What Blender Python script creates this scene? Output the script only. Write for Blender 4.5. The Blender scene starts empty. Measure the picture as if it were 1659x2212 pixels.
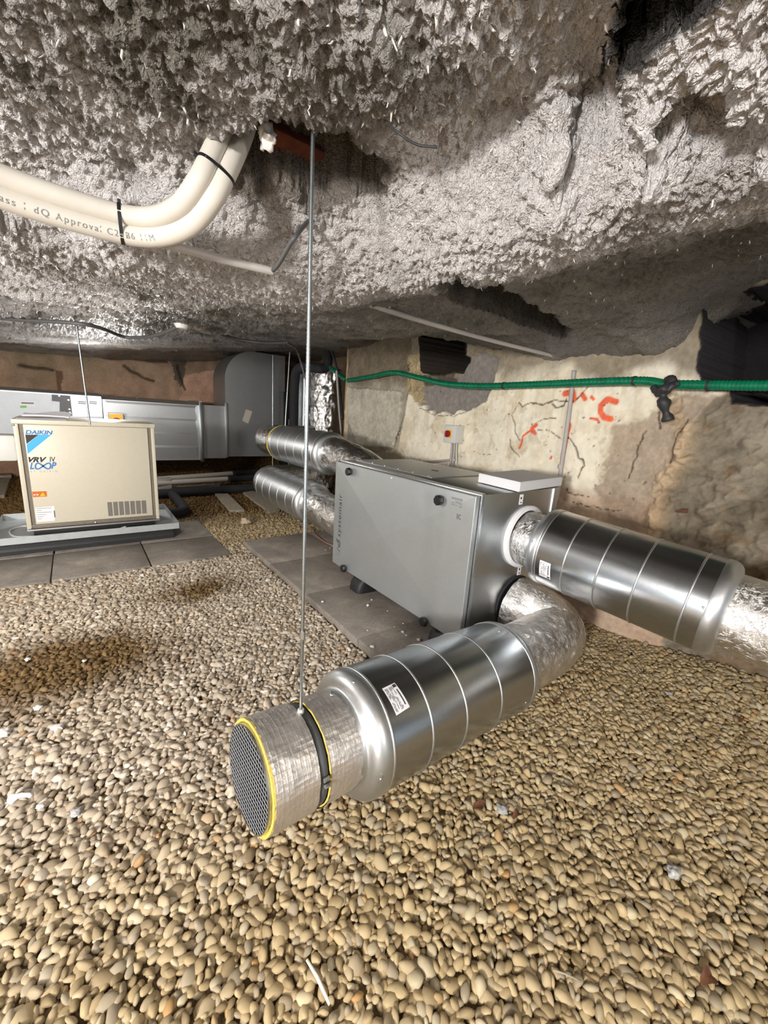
import bpy, bmesh, math, random
import numpy as np
from mathutils import Matrix, Vector

random.seed(7)
RNG = np.random.default_rng(11)
scene = bpy.context.scene
COL = scene.collection

# ------------------------------------------------------------------ camera
FPX = 885.0
YAW, PIT, ROL = math.radians(-37.11), math.radians(13.32), math.radians(3.84)
CAM = np.array([0.0, 0.0, 1.17])
def _cam_axes():
    cy, sy, cp, sp = math.cos(YAW), math.sin(YAW), math.cos(PIT), math.sin(PIT)
    f = np.array([-sy * cp, cy * cp, -sp]); r = np.array([cy, sy, 0.0]); u = np.cross(r, f)
    c, s = math.cos(ROL), math.sin(ROL)
    return c * r + s * u, -s * r + c * u, f
CR, CU, CF = _cam_axes()
cam_data = bpy.data.cameras.new('camera')
cam = bpy.data.objects.new('camera', cam_data); COL.objects.link(cam)
cam_data.sensor_fit = 'VERTICAL'; cam_data.sensor_height = 36.0; cam_data.sensor_width = 27.0
cam_data.lens = FPX / 2212.0 * 36.0
cam_data.clip_start = 0.02; cam_data.clip_end = 100
cam.matrix_world = Matrix(((CR[0], CU[0], -CF[0], CAM[0]), (CR[1], CU[1], -CF[1], CAM[1]), (CR[2], CU[2], -CF[2], CAM[2]), (0, 0, 0, 1)))
scene.camera = cam

# ------------------------------------------------------------------ world, lights, exposure
scene.view_settings.view_transform = 'Standard'
scene.view_settings.look = 'None'
scene.view_settings.exposure = 1.52
scene.view_settings.gamma = 1.0
scene.view_settings.use_curve_mapping = False
world = bpy.data.worlds.new('world'); scene.world = world; world.use_nodes = True
world.node_tree.nodes['Background'].inputs[0].default_value = (0.80, 0.90, 1.0, 1)
world.node_tree.nodes['Background'].inputs[1].default_value = 0.21

def lamp(name, loc, power, size, color=(1, 1, 1), kind='POINT', rot=None, size_y=None):
    d = bpy.data.lights.new(name, kind); d.energy = power; d.color = color
    if kind == 'POINT': d.shadow_soft_size = size
    else:
        d.shape = 'RECTANGLE'; d.size = size; d.size_y = size_y or size
    o = bpy.data.objects.new(name, d); COL.objects.link(o); o.location = loc
    if rot: o.rotation_euler = rot
    return o
def look(o, target):
    o.rotation_euler = (Vector(target) - o.location).to_track_quat('-Z', 'Y').to_euler()
k = lamp('work_lamp', (-2.45, -0.75, 1.28), 225, 0.18, (1.0, 0.97, 0.935))
k2 = lamp('gravel_fill_light', (0.45, -1.5, 1.25), 20, 0.08, (1.0, 0.93, 0.83))  # unseen fill, added to light the near gravel warmly
k3 = lamp('cabinet_fill_light', (-0.9, 2.4, 1.25), 17, 0.08, (1.0, 0.97, 0.93))  # unseen fill, added to brighten the beige cabinet and its slabs
k4 = lamp('far_fill_light', (0.25, 4.95, 1.25), 10, 0.08, (1.0, 0.97, 0.94))  # unseen fill, added to brighten the ducts at the far end

# ------------------------------------------------------------------ pixel <-> place helpers (1659 x 2212 frame)
def ray(x, y):
    return CR * ((x - 829.5) / FPX) - CU * ((y - 1106.0) / FPX) + CF
def on(ax, val, x, y):
    d = ray(x, y); return CAM + d * ((val - CAM[ax]) / d[ax])
def at_x(X, x, y): return on(0, X, x, y)
def at_y(Y, x, y): return on(1, Y, x, y)
def at_z(Z, x, y): return on(2, Z, x, y)
def at_d(dep, x, y): return CAM + ray(x, y) * dep
def project(p):
    q = np.asarray(p, float) - CAM
    zc = q @ CF
    return q @ CR / zc * FPX + 829.5, -(q @ CU) / zc * FPX + 1106.0, zc

# ------------------------------------------------------------------ numeric noise
_TAB = np.random.default_rng(4).random(1 << 18).astype(np.float32)
def vnoise(p, seed=0):
    p = np.asarray(p, np.float32); sh = p.shape[:-1]; p = p.reshape(-1, 3)
    i = np.floor(p).astype(np.int32); f = p - i
    f = f * f * f * (f * (f * 6 - 15) + 10)
    i = (i + np.array([seed * 7 + 3, seed * 13 + 5, seed * 29 + 11], np.int32))
    x0 = (i[:, 0] & 63) << 12; x1 = ((i[:, 0] + 1) & 63) << 12
    y0 = (i[:, 1] & 63) << 6; y1 = ((i[:, 1] + 1) & 63) << 6
    z0 = i[:, 2] & 63; z1 = (i[:, 2] + 1) & 63
    fx, fy, fz = f[:, 0], f[:, 1], f[:, 2]
    def lz(b): a_ = _TAB[b | z0]; return a_ + (_TAB[b | z1] - a_) * fz
    a0 = lz(x0 | y0); a0 += (lz(x0 | y1) - a0) * fy
    a1 = lz(x1 | y0); a1 += (lz(x1 | y1) - a1) * fy
    a0 += (a1 - a0) * fx
    return (a0 * 2 - 1).reshape(sh)
def fbm(p, scale, octv=4, seed=0, gain=0.5):
    p = np.asarray(p, np.float32) / np.float32(scale); a = 1.0; s = 0; n = 0
    for o in range(octv):
        s = s + a * vnoise(p, seed + o * 17); n += a; a *= gain; p = p * 2.03 + 5.2
    return s / n
def ss(a, b, x):
    t = np.clip((np.asarray(x, float) - a) / (b - a), 0, 1); return t * t * (3 - 2 * t)
def srgb(r, g, b):
    f = lambda c: (c / 255 / 12.92) if c / 255 <= 0.04045 else ((c / 255 + 0.055) / 1.055) ** 2.4
    return (f(r), f(g), f(b))

# ------------------------------------------------------------------ object helpers
WL = {}
def wloc(o): return WL.get(o.name, np.zeros(3)) if o is not None else np.zeros(3)
def tag(o, label=None, cat=None, group=None, kind=None):
    if label: o['label'] = label
    if cat: o['category'] = cat
    if group: o['group'] = group
    if kind: o['kind'] = kind
    return o
def thing(name, label, cat, loc, group=None):
    o = bpy.data.objects.new(name, None); COL.objects.link(o); o.empty_display_size = 0.05
    o.location = tuple(float(c) for c in loc); WL[o.name] = np.array(loc, float)
    return tag(o, label, cat, group)
def make(name, verts, faces, mat, parent=None, smooth=None, loc=None):
    """verts in world space; object origin at loc (or the parent's place)"""
    V = np.asarray(verts, float).reshape(-1, 3)
    pl = wloc(parent)
    o_loc = np.array(loc, float) if loc is not None else pl
    me = bpy.data.meshes.new(name)
    me.from_pydata((V - o_loc).tolist(), [], [list(map(int, f)) for f in faces])
    me.update()
    if mat is not None: me.materials.append(mat)
    if smooth is not None:
        me.polygons.foreach_set('use_smooth', [True] * len(me.polygons))
        if smooth < 179: me.set_sharp_from_angle(angle=math.radians(smooth))
    o = bpy.data.objects.new(name, me); COL.objects.link(o)
    if parent is not None:
        o.parent = parent; o.location = tuple(o_loc - pl)
    else: o.location = tuple(o_loc)
    WL[o.name] = o_loc
    return o
def label_part(o, text): o['label'] = text; return o

class MB:
    def __init__(s): s.v = []; s.f = []; s.n = 0
    def add(s, verts, faces):
        b = s.n; verts = np.asarray(verts, float).reshape(-1, 3)
        s.v.append(verts); s.n += len(verts)
        s.f += [[b + int(i) for i in f] for f in faces]; return s
    def box(s, a, b, bev=0.0):
        a = np.array(a, float); b = np.array(b, float)
        lo = np.minimum(a, b); hi = np.maximum(a, b)
        if bev <= 0:
            v = [(x, y, z) for x in (lo[0], hi[0]) for y in (lo[1], hi[1]) for z in (lo[2], hi[2])]
            return s.add(v, [(0, 1, 3, 2), (4, 6, 7, 5), (0, 4, 5, 1), (2, 3, 7, 6), (0, 2, 6, 4), (1, 5, 7, 3)])
        return s.rbox((lo + hi) / 2, np.eye(3), (hi - lo), bev)
    def rbox(s, c, R, size, bev=0.0):
        """oriented box: c centre, rows of R = axes, size; bevelled edges"""
        bm = bmesh.new(); bmesh.ops.create_cube(bm, size=1.0)
        for v in bm.verts: v.co = Vector((v.co.x * size[0], v.co.y * size[1], v.co.z * size[2]))
        if bev > 0: bmesh.ops.bevel(bm, geom=list(bm.edges), offset=bev, segments=2, profile=0.5, affect='EDGES')
        bm.verts.index_update()
        V = np.array([v.co[:] for v in bm.verts]); Fc = [[v.index for v in f.verts] for f in bm.faces]; bm.free()
        return s.add(V @ np.asarray(R, float) + np.asarray(c, float), Fc)
    def lathe(s, A, d, prof, seg=64, cap0=False, cap1=False, disp=None):
        A = np.asarray(A, float); d = np.asarray(d, float); d = d / np.linalg.norm(d)
        up = np.array([0, 0, 1.0]) if abs(d[2]) < 0.9 else np.array([1.0, 0, 0])
        u = np.cross(up, d); u /= np.linalg.norm(u); w = np.cross(d, u)
        th = np.arange(seg) / seg * 2 * math.pi
        ring = np.cos(th)[:, None] * u + np.sin(th)[:, None] * w
        V = []
        for t, r in prof:
            P = A + d * t + ring * r
            if disp is not None: P = P + ring * disp(P)[:, None]
            V.append(P)
        F_ = []
        for i in range(len(prof) - 1):
            for j in range(seg):
                k2_ = (j + 1) % seg
                F_.append((i * seg + j, i * seg + k2_, (i + 1) * seg + k2_, (i + 1) * seg + j))
        if cap0: F_.append(tuple(reversed(range(seg))))
        if cap1: F_.append(tuple((len(prof) - 1) * seg + j for j in range(seg)))
        return s.add(np.concatenate(V), F_)
    def tube(s, path, r, seg=12, cap=True, disp=None):
        P = np.asarray(path, float); n = len(P); R = np.full(n, r) if np.isscalar(r) else np.asarray(r, float)
        T = np.gradient(P, axis=0); T /= np.linalg.norm(T, axis=1)[:, None] + 1e-12
        u = np.cross(T[0], [0, 0, 1.0])
        if np.linalg.norm(u) < 1e-3: u = np.cross(T[0], [1.0, 0, 0])
        u /= np.linalg.norm(u); th = np.arange(seg) / seg * 2 * math.pi
        V = []; s.frames = []
        for i in range(n):
            u = u - T[i] * (u @ T[i]); u /= np.linalg.norm(u); w = np.cross(T[i], u); s.frames.append((P[i], u.copy(), w, T[i]))
            ring = np.cos(th)[:, None] * u + np.sin(th)[:, None] * w
            Q = P[i] + ring * R[i]
            if disp is not None: Q = Q + ring * disp(Q)[:, None]
            V.append(Q)
        F_ = []
        for i in range(n - 1):
            for j in range(seg):
                k2_ = (j + 1) % seg
                F_.append((i * seg + j, i * seg + k2_, (i + 1) * seg + k2_, (i + 1) * seg + j))
        if cap:
            F_.append(tuple(reversed(range(seg)))); F_.append(tuple((n - 1) * seg + j for j in range(seg)))
        return s.add(np.concatenate(V), F_)
    def build(s, name, mat, parent=None, smooth=None, loc=None):
        return make(name, np.concatenate(s.v), s.f, mat, parent, smooth, loc)

def spline(pts, n=40):
    P = np.asarray(pts, float); P = np.vstack([2 * P[0] - P[1], P, 2 * P[-1] - P[-2]]); out = []
    m = len(P) - 3
    for k_ in range(n):
        t = k_ / (n - 1) * m; i = min(int(t), m - 1); t -= i
        a, b, c, d = P[i:i + 4]
        out.append(0.5 * ((2 * b) + (-a + c) * t + (2 * a - 5 * b + 4 * c - d) * t * t + (-a + 3 * b - 3 * c + d) * t ** 3))
    return np.array(out)
def torus_ring(mb, A, d, t, R, r, seg=72, rs=6):
    prof = [(t + r * math.cos(a), R + r * math.sin(a)) for a in np.linspace(math.pi, 0, rs)]
    return mb.lathe(A, d, prof, seg)
def text_mesh(body, size, shear=0.0, offset=0.0, spacing=1.0, align='LEFT'):
    c = bpy.data.curves.new('t', 'FONT'); c.body = body; c.size = size; c.shear = shear; c.offset = offset
    c.space_character = spacing; c.align_x = align; c.resolution_u = 3
    o = bpy.data.objects.new('t', c); COL.objects.link(o)
    dg = bpy.context.evaluated_depsgraph_get(); me = o.evaluated_get(dg).to_mesh()
    V = np.array([v.co[:] for v in me.vertices]); F_ = [list(p.vertices) for p in me.polygons]
    o.evaluated_get(dg).to_mesh_clear(); bpy.data.objects.remove(o); bpy.data.curves.remove(c)
    return V, F_
def text_on(name, body, org, ax, up, size, mat, parent, width=None, height=None, **kw):
    V, F_ = text_mesh(body, size, **kw)
    V[:, 0] -= V[:, 0].min()
    if width: V[:, 0] *= width / V[:, 0].max()
    if height: V[:, 1] *= height / max(1e-6, V[:, 1].max())
    W = np.asarray(org, float) + V[:, :1] * np.asarray(ax, float) + V[:, 1:2] * np.asarray(up, float)
    return make(name, W, F_, mat, parent)

# ------------------------------------------------------------------ materials
def nmat(name):
    m = bpy.data.materials.new(name); m.use_nodes = True
    nt = m.node_tree; b = nt.nodes['Principled BSDF']
    return m, nt, b
def ramp(nt, fac, stops):
    r = nt.nodes.new('ShaderNodeValToRGB'); e = r.color_ramp.elements
    while len(e) < len(stops): e.new(0.5)
    for q, (p, c) in zip(e, stops): q.position = p; q.color = (*c, 1) if len(c) == 3 else c
    nt.links.new(fac, r.inputs[0]); return r.outputs[0]
def tex_noise(nt, vec, scale, detail=4, rough=0.55, dist=0.0):
    n = nt.nodes.new('ShaderNodeTexNoise'); n.inputs['Scale'].default_value = scale; n.inputs['Detail'].default_value = detail
    n.inputs['Roughness'].default_value = rough; n.inputs['Distortion'].default_value = dist
    if vec is not None: nt.links.new(vec, n.inputs['Vector'])
    return n.outputs['Fac']
def geo_pos(nt): return nt.nodes.new('ShaderNodeNewGeometry').outputs['Position']
def bump(nt, b, h, strength, dist):
    n = nt.nodes.new('ShaderNodeBump'); n.inputs['Strength'].default_value = strength; n.inputs['Distance'].default_value = dist
    nt.links.new(h, n.inputs['Height']); nt.links.new(n.outputs[0], b.inputs['Normal']); return n
def mixc(nt, fac, a, b, mode='MIX'):
    n = nt.nodes.new('ShaderNodeMix'); n.data_type = 'RGBA'; n.blend_type = mode
    for sock, v in ((n.inputs[0], fac), (n.inputs[6], a), (n.inputs[7], b)):
        if hasattr(v, 'is_output'): nt.links.new(v, sock)
        elif isinstance(v, (int, float)): sock.default_value = v
        else: sock.default_value = (*v, 1)
    return n.outputs[2]
def simple(name, col, rough=0.5, metal=0.0, var=0.0, vs=30.0, bmp=0.0, bs=200.0, spec=0.5, rvar=0.0):
    m, nt, b = nmat(name)
    b.inputs['Roughness'].default_value = rough; b.inputs['Metallic'].default_value = metal
    b.inputs['Specular IOR Level'].default_value = spec
    p = geo_pos(nt)
    n = tex_noise(nt, p, vs, 5, 0.6)
    lo = tuple(c * (1 - var) for c in col); hi = tuple(min(1, c * (1 + var)) for c in col)
    nt.links.new(ramp(nt, n, [(0.3, lo), (0.7, hi)]), b.inputs['Base Color'])
    if rvar > 0:
        nt.links.new(ramp(nt, tex_noise(nt, p, vs * 0.7, 4), [(0.3, (max(0, rough - rvar),) * 3), (0.7, (rough + rvar,) * 3)]), b.inputs['Roughness'])
    if bmp > 0: bump(nt, b, tex_noise(nt, p, bs, 3), bmp, 0.002)
    return m
M = {}
def galv(name, base, rough, sp_scale, dark=0.8, rv=0.10):
    m, nt, b = nmat(name); p = geo_pos(nt)
    b.inputs['Metallic'].default_value = 1.0
    v = nt.nodes.new('ShaderNodeTexVoronoi'); v.inputs['Scale'].default_value = sp_scale; nt.links.new(p, v.inputs['Vector'])
    nz = tex_noise(nt, p, 9, 5, 0.6)
    c1 = mixc(nt, 0.10, ramp(nt, nz, [(0.3, tuple(c * dark for c in base)), (0.7, base)]), v.outputs['Color'], 'SOFT_LIGHT')
    nt.links.new(c1, b.inputs['Base Color'])
    nt.links.new(ramp(nt, tex_noise(nt, p, 14, 6, 0.65), [(0.3, (rough - rv,) * 3), (0.72, (rough + rv,) * 3)]), b.inputs['Roughness'])
    return m
M['galv'] = galv('galvanised_steel', (0.47, 0.495, 0.515), 0.25, 150, 0.97, 0.015)
M['galv_matt'] = galv('matt_zinc', (0.60, 0.62, 0.63), 0.42, 150, 0.96, 0.02)
M['alu_panel'] = galv('aluzinc_panel', (0.525, 0.56, 0.58), 0.40, 220, 0.95, 0.04); M['alu_panel'].node_tree.nodes['Principled BSDF'].inputs['Metallic'].default_value = 0.7
M['duct_grey'] = galv('zinc_duct', (0.58, 0.595, 0.61), 0.50, 120, 0.95, 0.03)
M['duct_dark'] = galv('zinc_duct_dull', (0.46, 0.465, 0.47), 0.55, 120, 0.95, 0.02)
def foil(name, base, rough, s1, str_, sq=(1, 1, 1), grid=0.0):
    m, nt, b = nmat(name); p = geo_pos(nt)
    mp = nt.nodes.new('ShaderNodeMapping'); mp.inputs['Scale'].default_value = sq; nt.links.new(p, mp.inputs['Vector'])
    b.inputs['Metallic'].default_value = 1.0; b.inputs['Roughness'].default_value = rough
    nz = tex_noise(nt, mp.outputs[0], s1, 6, 0.62, 1.2)
    nt.links.new(ramp(nt, tex_noise(nt, p, s1 * 0.4, 3), [(0.35, tuple(c * 0.85 for c in base)), (0.65, base)]), b.inputs['Base Color'])
    r_ = nt.nodes.new('ShaderNodeMath'); r_.operation = 'PINGPONG'; nt.links.new(nz, r_.inputs[0]); r_.inputs[1].default_value = 0.11
    h = nt.nodes.new('ShaderNodeMath'); h.operation = 'MULTIPLY_ADD'; nt.links.new(r_.outputs[0], h.inputs[0]); h.inputs[1].default_value = 1.4; nt.links.new(nz, h.inputs[2])
    bump(nt, b, h.outputs[0], str_, 0.004)
    return m
M['foil'] = foil('foil_wrap', (0.80, 0.755, 0.71), 0.36, 42, 0.40, (2.6, 0.9, 0.9)); M['foil'].node_tree.nodes['Principled BSDF'].inputs['Metallic'].default_value = 0.85
M['foil_elbow'] = foil('foil_elbow', (0.90, 0.875, 0.85), 0.34, 40, 0.95)
M['foil_far'] = foil('foil_far', (0.86, 0.85, 0.835), 0.24, 24, 1.0)
M['foil_bright'] = foil('foil_crinkled', (0.84, 0.83, 0.815), 0.22, 60, 0.8)
M['beige'] = simple('beige_enamel', srgb(212, 204, 184), 0.42, 0, 0.02, 40)
M['beige_dk'] = simple('beige_enamel_dark', srgb(120, 111, 98), 0.55, 0, 0.15, 60)  # darker beige for side channels, base rail and vent panels
M['black_rubber'] = simple('black_rubber', (0.016, 0.016, 0.017), 0.55, 0, 0.3, 60)
M['black_plastic'] = simple('black_plastic', (0.012, 0.012, 0.013), 0.35)
M['black_foam'] = simple('black_foam', (0.02, 0.02, 0.022), 0.85, 0, 0.3, 90)
M['white_plastic'] = simple('white_plastic', srgb(214, 214, 210), 0.45)
M['white_foam'] = simple('white_polystyrene', srgb(226, 226, 228), 0.75, 0, 0.02, 60, 0.25, 300)
M['paper'] = simple('paper', srgb(235, 234, 238), 0.7)
M['grey_plastic'] = simple('grey_plastic', srgb(168, 167, 164), 0.5, 0, 0.06)
M['yellow_wool'] = simple('yellow_glass_wool', srgb(214, 188, 92), 0.85, 0, 0.15, 120, 0.6, 160)
M['zinc_rod'] = simple('zinc_plated', (0.62, 0.66, 0.68), 0.32, 1.0, 0.1, 80)
M['rod_steel'] = simple('rod_steel', (0.36, 0.40, 0.42), 0.36, 1.0, 0.1, 80)
M['ink'] = simple('dark_ink', (0.045, 0.05, 0.05), 0.6)
M['ink_soft'] = simple('grey_ink', (0.22, 0.225, 0.23), 0.6)
M['logo_blue'] = simple('logo_blue', srgb(66, 178, 228), 0.5)
M['text_blue'] = simple('text_blue', srgb(52, 122, 190), 0.5)
M['logo_black'] = simple('logo_black', srgb(38, 34, 32), 0.5)
M['orange_label'] = simple('orange_label', srgb(206, 110, 34), 0.5)
M['red'] = simple('red_plastic', srgb(150, 22, 26), 0.35)
M['yellow'] = simple('yellow_plate', srgb(246, 190, 30), 0.4)
M['green'] = simple('green_print', srgb(110, 195, 70), 0.5)
M['hose_green'] = simple('green_pvc', srgb(4, 112, 78), 0.32, 0, 0.25, 18, rvar=0.12)
M['pipe_white'] = simple('white_insulation', srgb(206, 200, 190), 0.55, 0, 0.03, 25)
M['conduit'] = simple('grey_conduit', srgb(176, 170, 166), 0.45, 0, 0.06)
M['cable'] = simple('black_cable', (0.03, 0.03, 0.032), 0.55)
M['cable_grey'] = simple('grey_cable', (0.09, 0.09, 0.09), 0.55)
M['wood'] = simple('grey_timber', srgb(150, 140, 122), 0.75, 0, 0.3, 35)
M['leaf'] = simple('dry_leaf', srgb(104, 66, 44), 0.7, 0, 0.3, 60)
M['stick'] = simple('pale_stick', srgb(238, 232, 214), 0.6)
M['pink_wire'] = simple('pink_wire', srgb(176, 120, 110), 0.5)
M['crumb'] = simple('white_fluff', srgb(226, 222, 216), 0.8)
def slab_mat():
    m, nt, b = nmat('slab_concrete'); p = geo_pos(nt)
    n1 = tex_noise(nt, p, 4.5, 7, 0.65, 0.6); n2 = tex_noise(nt, p, 60, 4, 0.6)
    c = ramp(nt, n1, [(0.25, srgb(112, 105, 98)), (0.55, srgb(145, 137, 128)), (0.8, srgb(180, 169, 154))])
    c = mixc(nt, 0.35, c, ramp(nt, n2, [(0.3, (0.2, 0.2, 0.2)), (0.7, (0.8, 0.8, 0.8))]), 'SOFT_LIGHT')
    nt.links.new(c, b.inputs['Base Color']); b.inputs['Roughness'].default_value = 0.62
    bump(nt, b, n2, 0.25, 0.002); return m
M['slab'] = slab_mat()
def attr_mat(name, rough, bs, bstr, bdist, spec=0.4, fine=0.35, rlo=None):
    """colour from the 'tint' attribute of the mesh, broken up by fine noise, with bump"""
    m, nt, b = nmat(name); p = geo_pos(nt)
    a = nt.nodes.new('ShaderNodeAttribute'); a.attribute_name = 'tint'
    n1 = tex_noise(nt, p, bs * 0.5, 6, 0.65); n2 = tex_noise(nt, p, bs, 6, 0.7, 0.4)
    c = mixc(nt, fine, a.outputs['Color'], ramp(nt, n1, [(0.25, (0.12, 0.12, 0.12)), (0.75, (0.88, 0.88, 0.88))]), 'OVERLAY')
    nt.links.new(c, b.inputs['Base Color']); b.inputs['Roughness'].default_value = rough
    b.inputs['Specular IOR Level'].default_value = spec
    bump(nt, b, n2, bstr, bdist); return m
def ceiling_mat():
    m, nt, b = nmat('sprayed_fibre'); p = geo_pos(nt)
    a = nt.nodes.new('ShaderNodeAttribute'); a.attribute_name = 'tint'
    nz = nt.nodes.new('ShaderNodeTexNoise'); nz.inputs['Scale'].default_value = 60; nz.inputs['Detail'].default_value = 3; nt.links.new(p, nz.inputs['Vector'])
    pv = nt.nodes.new('ShaderNodeVectorMath'); pv.operation = 'MULTIPLY_ADD'; nt.links.new(nz.outputs['Color'], pv.inputs[0]); pv.inputs[1].default_value = (0.02, 0.02, 0.02); nt.links.new(p, pv.inputs[2])
    v = nt.nodes.new('ShaderNodeTexVoronoi'); v.inputs['Scale'].default_value = 140; v.inputs['Detail'].default_value = 1.5; v.inputs['Roughness'].default_value = 0.6; nt.links.new(pv.outputs[0], v.inputs['Vector'])
    n1 = tex_noise(nt, p, 90, 6, 0.7)
    c = mixc(nt, 0.48, a.outputs['Color'], ramp(nt, n1, [(0.25, (0.12, 0.12, 0.12)), (0.75, (0.88, 0.88, 0.88))]), 'OVERLAY')
    nt.links.new(c, b.inputs['Base Color']); b.inputs['Roughness'].default_value = 0.30; b.inputs['Specular IOR Level'].default_value = 0.7
    h = nt.nodes.new('ShaderNodeMath'); h.operation = 'MULTIPLY_ADD'; nt.links.new(v.outputs['Distance'], h.inputs[0]); h.inputs[1].default_value = -0.8; nt.links.new(n1, h.inputs[2])
    bump(nt, b, h.outputs[0], 1.0, 0.011); return m
M['ceiling'] = ceiling_mat()
M['wall'] = attr_mat('plastered_stone', 0.8, 70, 0.45, 0.004, 0.25, 0.25)
def set_tint(o, colors):
    a = o.data.attributes.new('tint', 'FLOAT_COLOR', 'POINT')
    C4 = np.ones((len(colors), 4), np.float32); C4[:, :3] = colors
    a.data.foreach_set('color', C4.ravel())
def grid_mesh(name, P, mat, flip=False):
    """P: (n,m,3) grid of points -> one smooth mesh object"""
    n, m = P.shape[:2]
    idx = np.arange(n * m).reshape(n, m)
    q = np.stack([idx[:-1, :-1], idx[1:, :-1], idx[1:, 1:], idx[:-1, 1:]], -1).reshape(-1, 4)
    if flip: q = q[:, ::-1]
    me = bpy.data.meshes.new(name)
    me.vertices.add(n * m); me.vertices.foreach_set('co', P.reshape(-1).astype(np.float32))
    me.loops.add(q.size); me.loops.foreach_set('vertex_index', np.ascontiguousarray(q).ravel().astype(np.int32))
    me.polygons.add(len(q)); me.polygons.foreach_set('loop_start', np.arange(0, q.size, 4, dtype=np.int32))
    me.polygons.foreach_set('loop_total', np.full(len(q), 4, np.int32))
    me.update(calc_edges=True); me.validate()
    me.polygons.foreach_set('use_smooth', np.ones(len(q), bool))
    me.materials.append(mat)
    o = bpy.data.objects.new(name, me); COL.objects.link(o); WL[o.name] = np.zeros(3)
    return o
def inpoly(poly, y, z):
    poly = np.asarray(poly, float); inside = np.zeros(np.shape(y), bool); j = len(poly) - 1
    for i in range(len(poly)):
        yi, zi = poly[i]; yj, zj = poly[j]
        c = ((zi > z) != (zj > z)) & (y < (yj - yi) * (z - zi) / (zj - zi + 1e-12) + yi)
        inside ^= c; j = i
    return inside
def segdist(poly, y, z, closed=False):
    poly = np.asarray(poly, float); d = np.full(np.shape(y), 1e9)
    n = len(poly) if closed else len(poly) - 1
    for i in range(n):
        a = poly[i]; b = poly[(i + 1) % len(poly)]; ab = b - a; L = ab @ ab + 1e-12
        t = np.clip(((y - a[0]) * ab[0] + (z - a[1]) * ab[1]) / L, 0, 1)
        d = np.minimum(d, np.hypot(y - a[0] - t * ab[0], z - a[1] - t * ab[1]))
    return d

# ================================================================== THE SETTING
XW = 2.45      # plastered side wall plane
YB = 7.5       # far wall plane
def ground_h(x, y):
    x = np.asarray(x, float); y = np.asarray(y, float)
    p = np.stack([x, y, np.zeros_like(x)], -1)
    h = 0.012 * fbm(p, 0.9, 3, 3)
    h = h + 0.42 * ss(6.1, 7.4, y + 0.3 * fbm(p, 0.8, 2, 9)) * ss(0.2, 1.2, x) * (1 - 0.5 * ss(2.2, 3.2, x))
    h = h + 0.10 * ss(2.05, 2.5, x) * ss(1.0, 0.2, y)
    return h
# ---- floor bed under the gravel
xs = np.linspace(-2.2, 4.2, 130); ys = np.linspace(-1.5, 7.9, 190)
GX, GY = np.meshgrid(xs, ys, indexing='ij')
P = np.stack([GX, GY, ground_h(GX, GY) - 0.012], -1)
M['bed'] = simple('gravel_bed', srgb(128, 108, 78), 0.9, 0, 0.4, 90, 0.8, 120)
tag(grid_mesh('floor', P, M['bed']), 'bed of sandy soil beneath the gravel', None, None, 'structure')

# ---- sprayed, lumpy ceiling: heights taken at places, joined by a smooth surface, then roughened
CP = [  # (pixel x, pixel y, height)
 (0, 0, 1.72), (400, 0, 1.72), (830, 0, 1.71), (1150, 0, 1.73), (0, 200, 1.70), (400, 150, 1.69), (650, 120, 1.67), (675, 200, 1.68),
 (675, 250, 1.685), (560, 262, 1.685), (470, 272, 1.685), (300, 270, 1.69), (840, 120, 1.675), (1000, 110, 1.70), (780, 250, 1.69),
 (0, 300, 1.70), (0, 370, 1.70), (150, 370, 1.70), (300, 370, 1.70), (880, 310, 1.72), (860, 250, 1.69), (950, 285, 1.745), (1050, 235, 1.76), (1150, 200, 1.765), (1250, 175, 1.77), (1000, 200, 1.715), (1150, 120, 1.735),
 (200, 525, 1.56), (420, 535, 1.555), (600, 610, 1.55), (0, 562, 1.56), (350, 565, 1.55), (540, 600, 1.55), (0, 500, 1.58),
 (440, 320, 1.70), (430, 430, 1.66), (520, 470, 1.635), (560, 440, 1.67), (660, 500, 1.63), (810, 400, 1.72),
 (740, 640, 1.55), (860, 615, 1.55), (1000, 580, 1.55), (1200, 500, 1.555), (1400, 435, 1.56), (1659, 380, 1.565), (640, 640, 1.55),
 (1000, 500, 1.60), (1200, 400, 1.61), (1400, 340, 1.60), (1600, 270, 1.61), (860, 540, 1.60),
 (1340, 130, 1.765), (1480, 80, 1.765), (1580, 40, 1.765), (1290, 60, 1.74), (1659, 60, 1.74),
 (1400, 510, 1.66), (1620, 450, 1.66), (1500, 600, 1.70), (1300, 620, 1.70), (1150, 600, 1.70), (1050, 610, 1.68), (960, 625, 1.68), (1000, 690, 1.66), (1080, 715, 1.66),
 (1400, 690, 1.66), (1300, 720, 1.66), (1500, 660, 1.72), (1580, 600, 1.78), (1659, 560, 1.78),
 (900, 715, 1.62), (800, 690, 1.575), (700, 670, 1.56), (840, 650, 1.61), (780, 730, 1.66), (940, 722, 1.64),
 (600, 690, 1.58), (500, 640, 1.58), (300, 610, 1.62), (100, 610, 1.62), (0, 650, 1.60), (200, 680, 1.605), (400, 690, 1.60), (560, 735, 1.66),
 (0, 715, 1.57), (200, 725, 1.60), (350, 735, 1.63),
]
cps = [tuple(at_z(z, x, y)) for x, y, z in CP]
for x, y in ((745, 755), (830, 735), (900, 712), (960, 712), (1020, 735), (1090, 758), (1160, 770), (1240, 778), (1330, 772), (1420, 764), (1480, 740), (1515, 670), (1659, 600), (1760, 580)):
    q = at_x(XW, x, y); cps += [tuple(q), (q[0] + 0.5, q[1] + 0.1, q[2])]
for x, y in ((-60, 745), (0, 757), (110, 766), (200, 772), (300, 778), (400, 782), (480, 778)):
    q = at_y(YB, x, y); cps += [tuple(q), (q[0], q[1] + 0.7, q[2])]
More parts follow.
